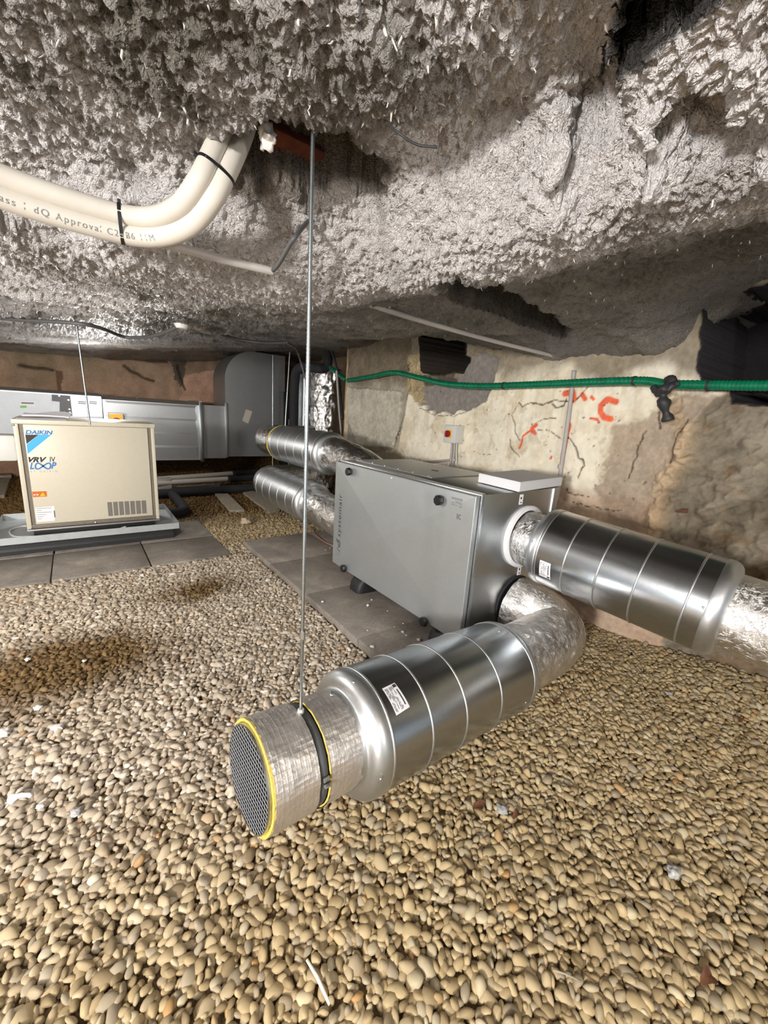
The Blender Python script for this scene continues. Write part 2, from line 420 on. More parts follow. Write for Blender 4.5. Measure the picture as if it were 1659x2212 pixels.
cps += [(2.6, 6.4, 1.99), (3.2, 6.5, 2.0), (-1.5, 5, 1.55), (-2.5, 3, 1.6), (-1.5, 1.5, 1.66), (-2.5, 0, 1.7), (0, 0, 1.74), (-1, -1, 1.75), (1, -1, 1.75),
        (0, -3, 1.75), (3, -2, 1.75), (-3, -3, 1.75), (2.2, 0.0, 1.78), (2.6, -0.5, 1.9), (4.5, 0, 1.95), (4.5, 3, 1.75), (4.5, 6, 2.0), (3, 8.5, 2.0), (-3, 8, 1.6), (3.2, 4.6, 1.95), (2.75, 5.1, 1.98)]
cps = np.array(cps)
def _ker(a, b): return np.sqrt(((a[:, None, :] - b[None, :, :]) ** 2).sum(-1) + 1e-5)
Kc = _ker(cps[:, :2], cps[:, :2]) - 0.0 * np.eye(len(cps))
A_ = np.block([[Kc, np.ones((len(cps), 1))], [np.ones((1, len(cps))), np.zeros((1, 1))]])
sol = np.linalg.lstsq(A_, np.concatenate([cps[:, 2], [0]]), rcond=None)[0]
def ceil_base(x, y):
    sh = np.shape(x); q = np.stack([np.ravel(x), np.ravel(y)], -1); out = np.empty(len(q))
    for i in range(0, len(q), 60000):
        out[i:i + 60000] = _ker(q[i:i + 60000], cps[:, :2]) @ sol[:-1] + sol[-1]
    return out.reshape(sh)
def ceil_hit(px, py):
    """where the sight line through a pixel meets the smooth ceiling surface"""
    d = ray(px, py); t = np.linspace(0.2, 6, 1500); q = CAM + t[:, None] * d
    over = q[:, 2] > ceil_base(q[:, 0], q[:, 1]); i = int(np.argmax(over)) if over.any() else 700
    return tuple(q[i, :2])
def pocket(pix, dz, w, X_, Y_, Z_, seed, amp=0.02):
    """a broken-out pocket in the ceiling: outline given where it shows"""
    poly = [ceil_hit(*q) for q in pix]
    p_ = np.stack([X_, Y_, np.zeros_like(X_)], -1); jx = X_ + amp * fbm(p_, 0.06, 3, seed); jy_ = Y_ + amp * fbm(p_ + 4, 0.06, 3, seed + 1)
    inside = inpoly(poly, jx, jy_); dist = segdist(poly, jx, jy_, True)
    return Z_ + dz * np.where(inside, ss(0, w, dist), 0), np.where(inside, 1.0, ss(0.012, 0.0, dist))
az = np.radians(np.concatenate([np.linspace(-180, -8, 60)[:-1], np.linspace(-8, 118, 1000), np.linspace(118, 180, 22)[1:]]))
el = np.radians(np.concatenate([np.linspace(84, 58, 14)[:-1], np.linspace(58, 3.1, 620)]))
rr = 0.5 / np.tan(el)
AZ, RR = np.meshgrid(az, rr, indexing='ij')
CX, CY = RR * np.cos(AZ), RR * np.sin(AZ)
CZ = ceil_base(CX, CY)
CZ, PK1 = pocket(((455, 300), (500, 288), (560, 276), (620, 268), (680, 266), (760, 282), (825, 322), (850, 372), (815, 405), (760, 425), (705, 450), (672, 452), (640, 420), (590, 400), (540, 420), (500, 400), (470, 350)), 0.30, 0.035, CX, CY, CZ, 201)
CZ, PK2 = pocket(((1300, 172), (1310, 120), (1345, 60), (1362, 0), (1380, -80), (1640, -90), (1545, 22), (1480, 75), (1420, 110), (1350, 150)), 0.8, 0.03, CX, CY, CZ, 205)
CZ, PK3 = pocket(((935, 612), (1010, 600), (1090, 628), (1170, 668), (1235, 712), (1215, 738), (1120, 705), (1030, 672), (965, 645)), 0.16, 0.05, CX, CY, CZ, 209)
P = np.stack([CX, CY, CZ], -1)
gu = np.gradient(P, axis=0); gv = np.gradient(P, axis=1)
N = np.cross(gu, gv); N /= np.linalg.norm(N, axis=-1)[..., None] + 1e-12
N[N[..., 2] > 0] *= -1
far = ss(2.5, 6.0, RR)
wob = np.stack([fbm(P, 0.06, 1, 31), fbm(P, 0.06, 1, 37), fbm(P, 0.06, 1, 41)], -1) * 0.012
Pw = P + wob
big = fbm(P * np.array([1, 1, 1.5]), 0.32, 3, 1)
med = fbm(Pw, 0.085, 3, 5)
n3 = fbm(P, 0.018, 2, 23)
n4 = fbm(P, 0.0075, 2, 27)
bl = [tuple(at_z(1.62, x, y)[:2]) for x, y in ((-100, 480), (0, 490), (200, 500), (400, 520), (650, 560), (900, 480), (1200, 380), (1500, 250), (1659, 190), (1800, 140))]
beam = np.exp(-(segdist(bl, CX, CY) / 0.24) ** 2)              # the hanging mass: thick coat, its lit face painted paler
bare = np.clip(ss(1.0, 1.2, CX * 0.72 + CY * 0.35) * ss(0.2, 0.6, CX), 0, 1) * (1 - 0.8 * beam)   # past it: thin coat over stone, the beam's shade painted in
fluff = np.clip(0.35 + 0.65 * ss(-0.25, 0.5, fbm(P, 0.5, 2, 77) + 0.25) + 0.5 * beam, 0, 1.15) * (1 - 0.75 * bare)
D = 0.019 * big + 0.013 * med + (0.005 + 0.009 * fluff) * n3 + (0.003 + 0.008 * fluff) * n4
stone = fbm(P * np.array([1, 1, 0.4]), 0.16, 4, 97)
D = D * (1 - 0.35 * far) + 0.022 * stone * np.clip(bare + ss(1.9, 2.6, CY), 0, 1)
P2 = P + N * D[..., None]
P_CEIL = P2
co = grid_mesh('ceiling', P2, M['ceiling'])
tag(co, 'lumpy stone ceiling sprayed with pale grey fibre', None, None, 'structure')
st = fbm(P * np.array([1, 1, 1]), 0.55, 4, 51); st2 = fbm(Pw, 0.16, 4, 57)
near_dark = ss(1.05, 0.55, np.hypot(CX - 0.1, CY - 0.45)) * 0.25 + 0.6 * np.exp(-((CX - 0.36) ** 2 + (CY - 0.68) ** 2) / 0.035) + 0.4 * np.exp(-((CX - 0.02) ** 2 + (CY - 0.95) ** 2) / 0.02)  # near ceiling darkened: moisture stains and shading painted together
dark = np.clip(ss(0.02, 0.45, st) * 0.75 + ss(0.1, 0.5, st2) * 0.45 + near_dark * (1.1 + 1.3 * st2), 0, 0.92)
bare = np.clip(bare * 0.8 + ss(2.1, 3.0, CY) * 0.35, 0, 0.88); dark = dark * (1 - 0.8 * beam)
ca = np.array(srgb(246, 241, 240)); cb = np.array(srgb(100, 93, 80)); soffit_shade = np.array(srgb(92, 84, 72))
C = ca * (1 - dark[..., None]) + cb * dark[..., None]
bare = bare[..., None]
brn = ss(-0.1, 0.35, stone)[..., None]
C = C * (1 - bare) + (soffit_shade * (1 - brn) + np.array(srgb(128, 116, 98)) * brn) * (0.8 + 0.6 * st2[..., None]) * bare
for mk, cv, am in ((PK1, srgb(104, 92, 78), 0.8), (PK2, srgb(40, 37, 34), 0.97), (PK3, srgb(60, 54, 46), 0.7)):  # pocket interiors tinted dark to paint in their shade
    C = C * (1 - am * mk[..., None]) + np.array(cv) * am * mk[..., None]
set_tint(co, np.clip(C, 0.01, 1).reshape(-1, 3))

# ---- plastered side wall with patches, holes, cracks and sprayed marks
def wp(*pts): return [tuple(at_x(XW, x, y)[1:]) for x, y in pts]
wy = np.concatenate([np.linspace(-1.2, 0.3, 60)[:-1], np.linspace(0.3, 4.12, 640)])
wz = np.linspace(-0.12, 2.05, 330)
WY, WZ = np.meshgrid(wy, wz, indexing='ij')
p3 = np.stack([np.full_like(WY, XW), WY, WZ], -1)
n_b = fbm(p3, 0.5, 4, 61); n_m = fbm(p3, 0.12, 4, 63); n_s = fbm(p3, 0.03, 3, 65)
jy = WY + 0.035 * fbm(p3, 0.12, 3, 71); jz = WZ + 0.035 * fbm(p3 + 9, 0.12, 3, 73)
jy2 = WY + 0.014 * fbm(p3, 0.05, 3, 74); jz2 = WZ + 0.014 * fbm(p3 + 9, 0.05, 3, 75)
dep = 0.016 * n_b + 0.008 * n_m + 0.0025 * n_s           # + = towards the room
n_x = fbm(p3, 0.012, 2, 66)
col = np.array(srgb(244, 235, 214)) * (1 + 0.10 * n_b + 0.12 * n_m + 0.08 * n_s)[..., None]
def blend(mask, c, var=0.15):
    global col
    m = np.asarray(mask, float)[..., None]
    col = col * (1 - m) + np.array(c) * (1 + var * n_m + 0.2 * n_s + 0.1 * n_x)[..., None] * m
yell = ss(0.1, 0.5, fbm(p3, 0.3, 3, 81)); blend(yell * 0.28, srgb(218, 196, 150))
def soft(pts, w):
    q = wp(*pts); d = segdist(q, WY, WZ, True) * np.where(inpoly(q, WY, WZ), 1, -1)
    return ss(-0.5, 0.5, d / w + 1.1 * n_m + 0.7 * n_s)
def flake(c, thr, seed, sc, am):      # irregular flaking patches
    blend(ss(thr, thr + 0.08, fbm(p3, sc, 4, seed) + 0.1 * n_s) * am, c)
flake(srgb(222, 208, 180), 0.12, 301, 0.16, 0.55); flake(srgb(200, 184, 158), 0.28, 305, 0.09, 0.5); flake(srgb(240, 232, 214), 0.15, 309, 0.11, 0.6)
streak = ss(0.1, 0.5, fbm(p3 * np.array([1, 1, 0.12]), 0.035, 3, 311)) * ss(0.9, 1.2, WZ) ; blend(streak * 0.3, srgb(196, 176, 140))
# bare masonry strip at the left with a smoother cement patch
L1 = soft(((700, 690), (892, 690), (885, 830), (868, 925), (858, 972), (735, 985), (700, 900)), 0.02)
blend(L1 * 0.95, srgb(166, 158, 142), 0.5); dep = dep - 0.012 * L1
pat = soft(((752, 836), (868, 846), (862, 935), (848, 968), (775, 962), (750, 905)), 0.012)
blend(pat * 0.95, srgb(202, 195, 178), 0.35); dep = dep + 0.024 * pat
blend(inpoly(wp((728, 830), (752, 834), (748, 960), (730, 960)), jy2, jz2), srgb(214, 198, 168)); 
led = soft(((730, 962), (860, 978), (930, 1000), (960, 1060), (700, 1060)), 0.03)
blend(led * 0.7, srgb(150, 138, 118), 0.25)
# darker top band and dark upper right
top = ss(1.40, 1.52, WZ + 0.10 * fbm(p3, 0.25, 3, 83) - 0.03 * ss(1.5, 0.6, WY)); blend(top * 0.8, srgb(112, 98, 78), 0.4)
# pinkish and grey ground of the lower right
pink = ss(0.86, 0.76, jz + 0.05 * n_b) * ss(2.2, 1.6, WY); blend(pink * 0.75, srgb(192, 158, 132), 0.2)
gr = soft(((1330, 920), (1400, 905), (1430, 850), (1560, 840), (1720, 860), (1720, 1330), (1380, 1330), (1330, 1180), (1290, 1060)), 0.05)
blend(gr * 0.8, srgb(158, 137, 118), 0.35)
rock = soft(((1462, 1020), (1510, 880), (1570, 845), (1760, 845), (1800, 1700), (1430, 1500), (1425, 1180), (1420, 1080)), 0.03)
rock = np.maximum(rock, ss(0.50, 0.42, WY + 0.05 * n_m) * ss(1.42, 1.36, WZ + 0.05 * n_b))
blend(rock * 0.92, srgb(116, 107, 92), 0.6)
strata = fbm(np.stack([WY * 0 + XW, WY * 0.75 - WZ * 0.66, (WY * 0.66 + WZ * 0.75) * 3.2], -1), 0.22, 4, 85)
dep = dep + rock * (0.030 * strata - 0.02 + 0.022 * fbm(p3, 0.05, 3, 86) + 0.008 * n_s)
rust = rock * ss(0.15, 0.45, fbm(p3, 0.18, 3, 87)) ; blend(rust * 0.5, srgb(112, 84, 50))
lst = rock * ss(0.05, 0.4, strata); blend(lst * 0.5, srgb(152, 144, 128)); blend(rock * ss(-0.1, -0.4, strata) * 0.5, srgb(80, 72, 58))
rib = np.exp(-(segdist(wp((1440, 840), (1455, 900), (1478, 930), (1462, 1000), (1425, 1060), (1415, 1130)), jy2, jz2) / 0.045) ** 2)
blend(rib * 0.6, srgb(196, 168, 132), 0.6); dep = dep + 0.05 * rib * (0.5 + 1.3 * n_m + 0.6 * n_s)
# broken out area: grey slate backing and a deep hole
slate = inpoly(wp((905, 880), (916, 875), (918, 892), (930, 886), (938, 896), (958, 888), (972, 898), (995, 884), (1010, 888), (1032, 876), (1052, 862), (1062, 840), (1072, 800), (1074, 772), (1040, 760), (1000, 770), (985, 815), (930, 826), (890, 815), (882, 845)), jy2, jz2)
blend(slate, srgb(142, 136, 130), 0.10); dep = np.where(slate, -0.055 + 0.004 * n_m, dep)
brk = inpoly(wp((878, 770), (905, 760), (908, 800), (930, 808), (935, 822), (905, 838), (912, 870), (895, 868), (878, 845)), jy2, jz2)
blend(brk, srgb(176, 158, 122), 0.5); dep = np.where(brk, -0.02 + 0.03 * n_s, dep)
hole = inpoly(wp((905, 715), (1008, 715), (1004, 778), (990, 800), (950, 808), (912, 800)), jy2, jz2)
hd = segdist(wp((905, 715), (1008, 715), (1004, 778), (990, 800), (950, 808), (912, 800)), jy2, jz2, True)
blend(np.maximum(hole, ss(0.022, 0.014, hd)), srgb(44, 38, 32), 0.3); dep = np.where(hole, -0.55, dep)  # hole and its rim painted near-black for the shade inside
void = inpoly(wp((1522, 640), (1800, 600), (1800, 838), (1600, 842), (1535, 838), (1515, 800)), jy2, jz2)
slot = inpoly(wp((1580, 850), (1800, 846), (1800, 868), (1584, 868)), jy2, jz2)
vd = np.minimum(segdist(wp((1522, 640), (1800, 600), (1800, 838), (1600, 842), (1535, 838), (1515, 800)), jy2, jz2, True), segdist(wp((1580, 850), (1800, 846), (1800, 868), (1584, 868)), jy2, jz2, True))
blend(np.maximum(void | slot, ss(0.020, 0.013, vd)), srgb(34, 32, 34), 0.3); dep = np.where(void | slot, -0.7, dep)  # void, slot and their reveals coloured near-black in place of shade
sub = inpoly(wp((900, 810), (985, 806), (975, 826), (915, 832)), jy2, jz2); blend(sub * 0.7, srgb(60, 52, 42), 0.5)
# sprayed orange marks
def stroke(pts, w, amt=0.92, closed=False):
    d = segdist(wp(*pts), WY + 0.004 * n_s, WZ, closed); blend(ss(w, w * 0.55, d) * amt, srgb(238, 92, 50), 0.08)
stroke([(1330, 868), (1312, 862), (1298, 876), (1297, 890), (1305, 902), (1318, 905)], 0.022)
stroke([(1276, 904), (1290, 906), (1294, 912)], 0.010); stroke([(1222, 850), (1236, 848), (1240, 862)], 0.026); stroke([(1258, 852), (1264, 862)], 0.018); stroke([(1278, 858), (1282, 862)], 0.013)
stroke([(1230, 918), (1224, 945), (1218, 970), (1214, 992)], 0.018)
stroke([(1160, 918), (1150, 925), (1157, 936), (1148, 930)], 0.016); stroke([(1144, 932), (1130, 942), (1127, 960), (1123, 968)], 0.010); stroke([(1190, 991), (1192, 986)], 0.009)
# cracks: recessed and dark
CJY = WY + 0.012 * fbm(p3, 0.04, 2, 91); CJZ = WZ + 0.012 * fbm(p3 + 3, 0.04, 2, 92)
def crack(pts, w, dp=0.012, c=(58, 50, 42)):
    global dep
    w = w * 0.72
    d = segdist(wp(*pts), CJY, CJZ)
    m = ss(w, w * 0.35, d); blend(m * 0.9, srgb(*c)); dep = dep - dp * m
crack([(1121, 868), (1130, 877), (1143, 870), (1172, 875), (1195, 866), (1215, 868), (1235, 868)], 0.008)
crack([(1190, 873), (1200, 879), (1216, 877), (1222, 862)], 0.009)
crack([(1107, 895), (1112, 920), (1114, 935), (1122, 950)], 0.006); crack([(1084, 910), (1092, 897), (1107, 894), (1116, 880)], 0.004)
crack([(1102, 950), (1102, 965), (1112, 978), (1121, 986)], 0.006); crack([(1160, 930), (1185, 930), (1200, 940), (1210, 948), (1226, 948), (1238, 955)], 0.005)
crack([(1240, 958), (1246, 972), (1252, 990), (1262, 998), (1264, 1006), (1254, 1014), (1250, 1030)], 0.009, 0.02)
crack([(1147, 917), (1170, 908), (1186, 902), (1204, 905)], 0.004); crack([(1246, 862), (1258, 850), (1268, 836)], 0.006)
crack([(1395, 930), (1385, 945), (1372, 965), (1372, 985), (1366, 1010), (1358, 1030)], 0.007); crack([(1424, 892), (1422, 925)], 0.008); crack([(1480, 905), (1475, 925), (1460, 945), (1450, 1000)], 0.008)
crack([(1024, 975), (1040, 984), (1062, 980)], 0.003, 0.004, (120, 105, 85)); crack([(878, 780), (882, 830), (872, 880), (862, 930), (852, 965)], 0.008, 0.015, (70, 62, 50))
crack([(905, 880), (935, 895), (975, 898), (1015, 888), (1055, 862)], 0.005, 0.006, (96, 84, 68)); crack([(1235, 1085), (1260, 1092), (1300, 1098), (1340, 1105)], 0.005); crack([(1225, 1065), (1240, 1070), (1270, 1072)], 0.005)
for _ in range(70):      # pits
    a = at_x(XW, random.uniform(880, 1400), random.uniform(830, 1080)); r = random.uniform(0.003, 0.007)
    m = (np.hypot(WY - a[1], WZ - a[2]) < r); blend(m * 0.7, srgb(90, 72, 52)); dep = dep - 0.006 * m
P = p3.copy(); P[..., 0] = XW - dep
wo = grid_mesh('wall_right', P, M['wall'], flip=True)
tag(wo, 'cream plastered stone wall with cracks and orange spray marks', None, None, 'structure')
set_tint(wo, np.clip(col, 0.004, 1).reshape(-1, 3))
# dark recess behind hole and void is closed by the wall itself; return of the wall at its far end
def rough_wall(name, corner, ax, L, Hh, nn, mm, label, tint, seed, z0=-0.15, amp=0.03, paint=None, flip=False):
    ax = np.array(ax, float); nrm = np.array([ax[1], -ax[0], 0])
    u = np.linspace(0, L, nn); v = np.linspace(z0, Hh, mm); U, V_ = np.meshgrid(u, v, indexing='ij')
    P = np.array(corner, float) + U[..., None] * ax + V_[..., None] * np.array([0, 0, 1.0])
    nb = fbm(P, 0.4, 4, seed); nm = fbm(P, 0.1, 4, seed + 3)
    Cc = np.array(tint) * (1 + 0.3 * nb + 0.25 * nm)[..., None]; Dd = amp * nb + amp * 0.4 * nm
    if paint: Cc, Dd = paint(P, U, V_, Cc, Dd, nb, nm)
    P = P + nrm * Dd[..., None]
    o = grid_mesh(name, P, M['wall'], flip); tag(o, label, None, None, 'structure'); set_tint(o, np.clip(Cc, 0.004, 1).reshape(-1, 3)); return o
def paint_back(P, U, V_, Cc, Dd, nb, nm):
    def put(m, c):
        nonlocal Cc
        m = np.asarray(m, float)[..., None]; Cc = Cc * (1 - m) + np.array(c) * (1 + 0.25 * nm[..., None]) * m
    def pp(*q): return [tuple(at_y(YB, x, y)[[0, 2]]) for x, y in q]
    X_, Z_ = P[..., 0] + 0.05 * nm, P[..., 2] + 0.05 * nb
    put(ss(1.62, 1.40, Z_) * 0.55, srgb(184, 148, 122)); put(ss(0.0, 0.4, fbm(P, 0.7, 3, 131)) * 0.5, srgb(136, 122, 94))
    put(inpoly(pp((392, 815), (470, 800), (470, 870), (390, 865)), X_, Z_) * 0.75, srgb(206, 162, 138))
    put(inpoly(pp((365, 780), (402, 778), (398, 830), (385, 835)), X_, Z_) * 0.8, srgb(70, 66, 58)); put(inpoly(pp((118, 800), (135, 800), (138, 850), (124, 850)), X_, Z_) * 0.7, srgb(84, 54, 34))
    for q in (((270, 790), (285, 805), (310, 815), (330, 822)), ((230, 770), (300, 775), (360, 780)), ((380, 790), (390, 815), (400, 840)), ((40, 790), (70, 795), (110, 800))):
        m = ss(0.03, 0.01, segdist(pp(*q), X_, Z_)); put(m * 0.85, srgb(50, 42, 34)); Dd = Dd - 0.02 * m
    put(ss(0.75, 0.4, Z_) * 0.7, srgb(170, 132, 104))
    return Cc, Dd
rough_wall('wall_back', (-2.6, YB, 0), (1, 0, 0), 6.6, 2.3, 420, 150, 'brown weathered stone wall at the far end', srgb(150, 126, 104), 101, paint=paint_back)
rough_wall('wall_recess', (XW, 4.10, 0), (1, 0, 0), 1.2, 2.3, 60, 110, 'pale plaster return where the side wall ends', srgb(196, 172, 140), 111, amp=0.012, flip=True)
rough_wall('wall_alcove', (3.45, 7.6, 0), (0, -1, 0), 3.6, 2.3, 120, 90, 'stone wall of the alcove behind the foil duct', srgb(150, 128, 104), 121, amp=0.02)
rough_wall('wall_left', (-2.55, 1.6, 0), (0, 1, 0), 6.2, 2.2, 120, 70, 'rough stone wall on the left side', srgb(140, 122, 100), 141, amp=0.04)

# ================================================================== PAVING SLABS
SLABS = []     # (x0, x1, y0, y1, top, label)
ya = [0.955, 1.555, 2.157, 2.760, 3.358]
rown = ['under the silver duct end', 'third from the far end of the row by the unit', 'second from the far end of the row by the unit', 'at the far end of the row by the unit']
for i in range(4):
    SLABS.append((1.063, 1.661, ya[i], ya[i + 1], 0.05, 'grey concrete paving slab in front of the metal unit, ' + rown[i]))
for i in range(1, 4):
    SLABS.append((1.665, 2.263, ya[i], ya[i + 1], 0.05, 'grey concrete paving slab beneath the metal unit, inner column, ' + ['nearest', 'middle', 'farthest'][i - 1]))
xa = [-0.775, -0.212, 0.352, 0.915]; yb = [3.165, 3.735, 4.31]
for i in range(3):
    for j in range(2):
        SLABS.append((xa[i], xa[i + 1] - 0.004, yb[j], yb[j + 1] - 0.004, 0.012, 'flush paving slab below the beige cabinet, %s row, %s' % (['front', 'rear'][j], ['left', 'middle', 'right'][i])))
def chip_box(mb, x0, x1, y0, y1, z0, z1, seed):
    c = np.array([(x0 + x1) / 2, (y0 + y1) / 2, (z0 + z1) / 2])
    b = MB().rbox((0, 0, 0), np.eye(3), (x1 - x0, y1 - y0, z1 - z0), 0.004); V = b.v[0].copy()
    V += np.stack([fbm(V + c + 2, 0.2, 3, seed), fbm(V + c + 4, 0.2, 3, seed + 1), fbm(V + c + 6, 0.2, 3, seed + 2)], -1) * 0.004
    return mb.add(V + c, b.f)
for i, (x0, x1, y0, y1, top_, lab) in enumerate(SLABS):
    s = chip_box(MB(), x0 + 0.002, x1 - 0.002, y0 + 0.002, y1 - 0.002, top_ - 0.05 if top_ > 0.03 else top_ - 0.045, top_ + random.uniform(-0.002, 0.002), i * 7).build('paving_slab', M['slab'], smooth=40, loc=((x0 + x1) / 2, (y0 + y1) / 2, top_ - 0.05))
    tag(s, lab, 'slab', 'paving slabs')

# ================================================================== GRAVEL
def pebble_mat():
    m, nt, b = nmat('river_pebble')
    oi = nt.nodes.new('ShaderNodeObjectInfo'); loc = oi.outputs['Location']; rnd = oi.outputs['Random']
    warm = ramp(nt, rnd, [(0.0, srgb(128, 110, 80)), (0.25, srgb(160, 140, 104)), (0.5, srgb(180, 160, 122)), (0.72, srgb(166, 148, 116)), (0.88, srgb(148, 135, 113)), (0.975, srgb(190, 176, 144)), (1.0, srgb(166, 128, 80))])
    cool = ramp(nt, rnd, [(0.0, srgb(140, 126, 108)), (0.3, srgb(174, 160, 140)), (0.55, srgb(192, 178, 158)), (0.8, srgb(168, 157, 142)), (0.95, srgb(220, 210, 196)), (1.0, srgb(168, 136, 98))])
    # greyer stretch in front of the slabs
    def blob(cx, cy, r0, r1, sx=1.0, sy=1.0):
        v = nt.nodes.new('ShaderNodeVectorMath'); v.operation = 'SUBTRACT'; nt.links.new(loc, v.inputs[0]); v.inputs[1].default_value = (cx, cy, 0)
        w = nt.nodes.new('ShaderNodeVectorMath'); w.operation = 'MULTIPLY'; nt.links.new(v.outputs[0], w.inputs[0]); w.inputs[1].default_value = (sx, sy, 0)
        l = nt.nodes.new('ShaderNodeVectorMath'); l.operation = 'LENGTH'; nt.links.new(w.outputs[0], l.inputs[0])
        nz = tex_noise(nt, loc, 2.6, 4, 0.6)
        a = nt.nodes.new('ShaderNodeMath'); a.operation = 'MULTIPLY_ADD'; nt.links.new(nz, a.inputs[0]); a.inputs[1].default_value = 0.7 * (r1 - r0) + 0.25; nt.links.new(l.outputs['Value'], a.inputs[2])
        mr = nt.nodes.new('ShaderNodeMapRange'); mr.interpolation_type = 'SMOOTHSTEP'
        nt.links.new(a.outputs[0], mr.inputs[0]); mr.inputs[1].default_value = r0 + 0.2; mr.inputs[2].default_value = r1 + 0.2; mr.inputs[3].default_value = 1; mr.inputs[4].default_value = 0
        return mr.outputs[0]
    c = mixc(nt, blob(0.30, 2.25, 0.95, 1.55, 0.95, 0.88), warm, cool)
    wet = nt.nodes.new('ShaderNodeMath'); wet.operation = 'MAXIMUM'
    g1 = at_z(0, 430, 1275); g2 = at_z(0, 110, 1450)
    nt.links.new(blob(g1[0], g1[1], 0.05, 0.42, 0.8, 1.5), wet.inputs[0]); nt.links.new(blob(g2[0], g2[1], 0.25, 0.72, 0.8, 1.45), wet.inputs[1])
    far_ = nt.nodes.new('ShaderNodeSeparateXYZ'); nt.links.new(loc, far_.inputs[0])
    damp = nt.nodes.new('ShaderNodeMapRange'); nt.links.new(far_.outputs[1], damp.inputs[0]); damp.inputs[1].default_value = 3.9; damp.inputs[2].default_value = 4.6
    w2 = nt.nodes.new('ShaderNodeMath'); w2.operation = 'MAXIMUM'; nt.links.new(wet.outputs[0], w2.inputs[0]); nt.links.new(damp.outputs[0], w2.inputs[1])
    wcol = mixc(nt, 1.0, c, srgb(150, 128, 88), 'MULTIPLY')
    c = mixc(nt, w2.outputs[0], c, wcol)
    nz = tex_noise(nt, nt.nodes.new('ShaderNodeTexCoord').outputs['Object'], 260, 4, 0.6)
    c = mixc(nt, 0.25, c, ramp(nt, nz, [(0.3, (0.3, 0.3, 0.3)), (0.7, (0.7, 0.7, 0.7))]), 'OVERLAY')
    nt.links.new(c, b.inputs['Base Color']); b.inputs['Roughness'].default_value = 0.62; b.inputs['Specular IOR Level'].default_value = 0.35
    bump(nt, b, nz, 0.12, 0.001)
    return m
M['pebble'] = pebble_mat()
PROTO = []
for k_ in range(16):
    bm = bmesh.new(); bmesh.ops.create_icosphere(bm, subdivisions=2, radius=0.5)
    V = np.array([v.co[:] for v in bm.verts])
    rs = np.random.default_rng(200 + k_)
    ax_ = np.array([1.08, rs.uniform(0.56, 0.86), rs.uniform(0.42, 0.64)])
    for _ in range(rs.integers(3, 7)):                       # worn facets
        n_ = rs.normal(size=3); n_ /= np.linalg.norm(n_); h_ = rs.uniform(0.30, 0.43)
        d_ = V @ n_; V = V - np.outer(np.clip(d_ - h_, 0, None) * 0.75, n_)
    V = V * (1 + 0.16 * fbm(V + k_ * 3.1, 0.6, 2, k_))[:, None] * ax_
    for v, c in zip(bm.verts, V): v.co = Vector(c)
    me = bpy.data.meshes.new('pebble'); bm.to_mesh(me); bm.free()
    me.polygons.foreach_set('use_smooth', [True] * len(me.polygons)); me.materials.append(M['pebble']); PROTO.append(me)
def scatter(x0, x1, y0, y1, s, seed):
    rg = np.random.default_rng(seed)
    nx, ny = int((x1 - x0) / s), int((y1 - y0) / (s * 0.87))
    I, J = np.meshgrid(np.arange(nx), np.arange(ny), indexing='ij')
    x = x0 + (I + 0.5 * (J % 2)) * s + rg.uniform(-0.34, 0.34, I.shape) * s
    y = y0 + J * s * 0.87 + rg.uniform(-0.34, 0.34, I.shape) * s
    return np.stack([x.ravel(), y.ravel()], -1), rg
PTS = []
def layer(x0, x1, y0, y1, s, dia, zoff, seed, zj, rmin=0.0, rmax=99):
    q, rg = scatter(x0, x1, y0, y1, s, seed)
    r = np.hypot(q[:, 0], q[:, 1]); kx, ky, kz = project(np.column_stack([q, np.zeros(len(q))]))
    ok = (r >= rmin) & (r < rmax) & (kz > 0.15) & (kx > -520) & (kx < 2500) & (ky < 2800)
    for (a, b_, c_, d_, tp, _) in SLABS:
        mrg = 0.004
        ok &= ~((q[:, 0] > a - mrg) & (q[:, 0] < b_ + mrg) & (q[:, 1] > c_ - mrg) & (q[:, 1] < d_ + mrg))
    ok &= q[:, 0] < XW + 0.02 + 5 * (q[:, 1] > 4.15)
    q = q[ok]; n = len(q)
    sz = dia * np.exp(rg.normal(0, 0.26, n)); sz = np.clip(sz, dia * 0.55, dia * 1.75)
    z = ground_h(q[:, 0], q[:, 1]) + zoff + rg.uniform(-zj, zj, n)
    rot = np.stack([rg.normal(0, 0.45, n), rg.normal(0, 0.45, n), rg.uniform(0, 6.283, n)], -1)
    flip_ = rg.random(n) < 0.12; rot[flip_, 0] += 1.3
    PTS.append((np.column_stack([q, z]), rot, sz, rg.integers(0, 16, n), np.full(n, zoff > -0.003)))
layer(-1.6, 2.6, -0.6, 3.2, 0.0212, 0.0282, 0.0, 1, 0.004, 0.0, 2.6)
layer(-1.6, 2.6, -0.6, 3.2, 0.0212, 0.0262, -0.0065, 2, 0.003, 0.0, 2.6)
layer(-2.2, 2.6, 0.4, 4.8, 0.0222, 0.0290, 0.0, 3, 0.004, 2.6, 4.6)
layer(-2.2, 2.6, 0.4, 4.8, 0.024, 0.0265, -0.007, 4, 0.003, 2.6, 4.6)
layer(-2.5, 4.2, 3.0, 7.6, 0.030, 0.036, 0.0, 5, 0.006, 4.6, 9)
pos = np.concatenate([p[0] for p in PTS]); rot = np.concatenate([p[1] for p in PTS]); sz = np.concatenate([p[2] for p in PTS])
idx = np.concatenate([p[3] for p in PTS]); topl = np.concatenate([p[4] for p in PTS])
kx, ky, kz = project(pos)
vis = topl & (kx > 20) & (kx < 1640) & (ky > 1300) & (ky < 2195)
score = np.where(vis, sz / kz, 0); order = np.argsort(-score)[:300]
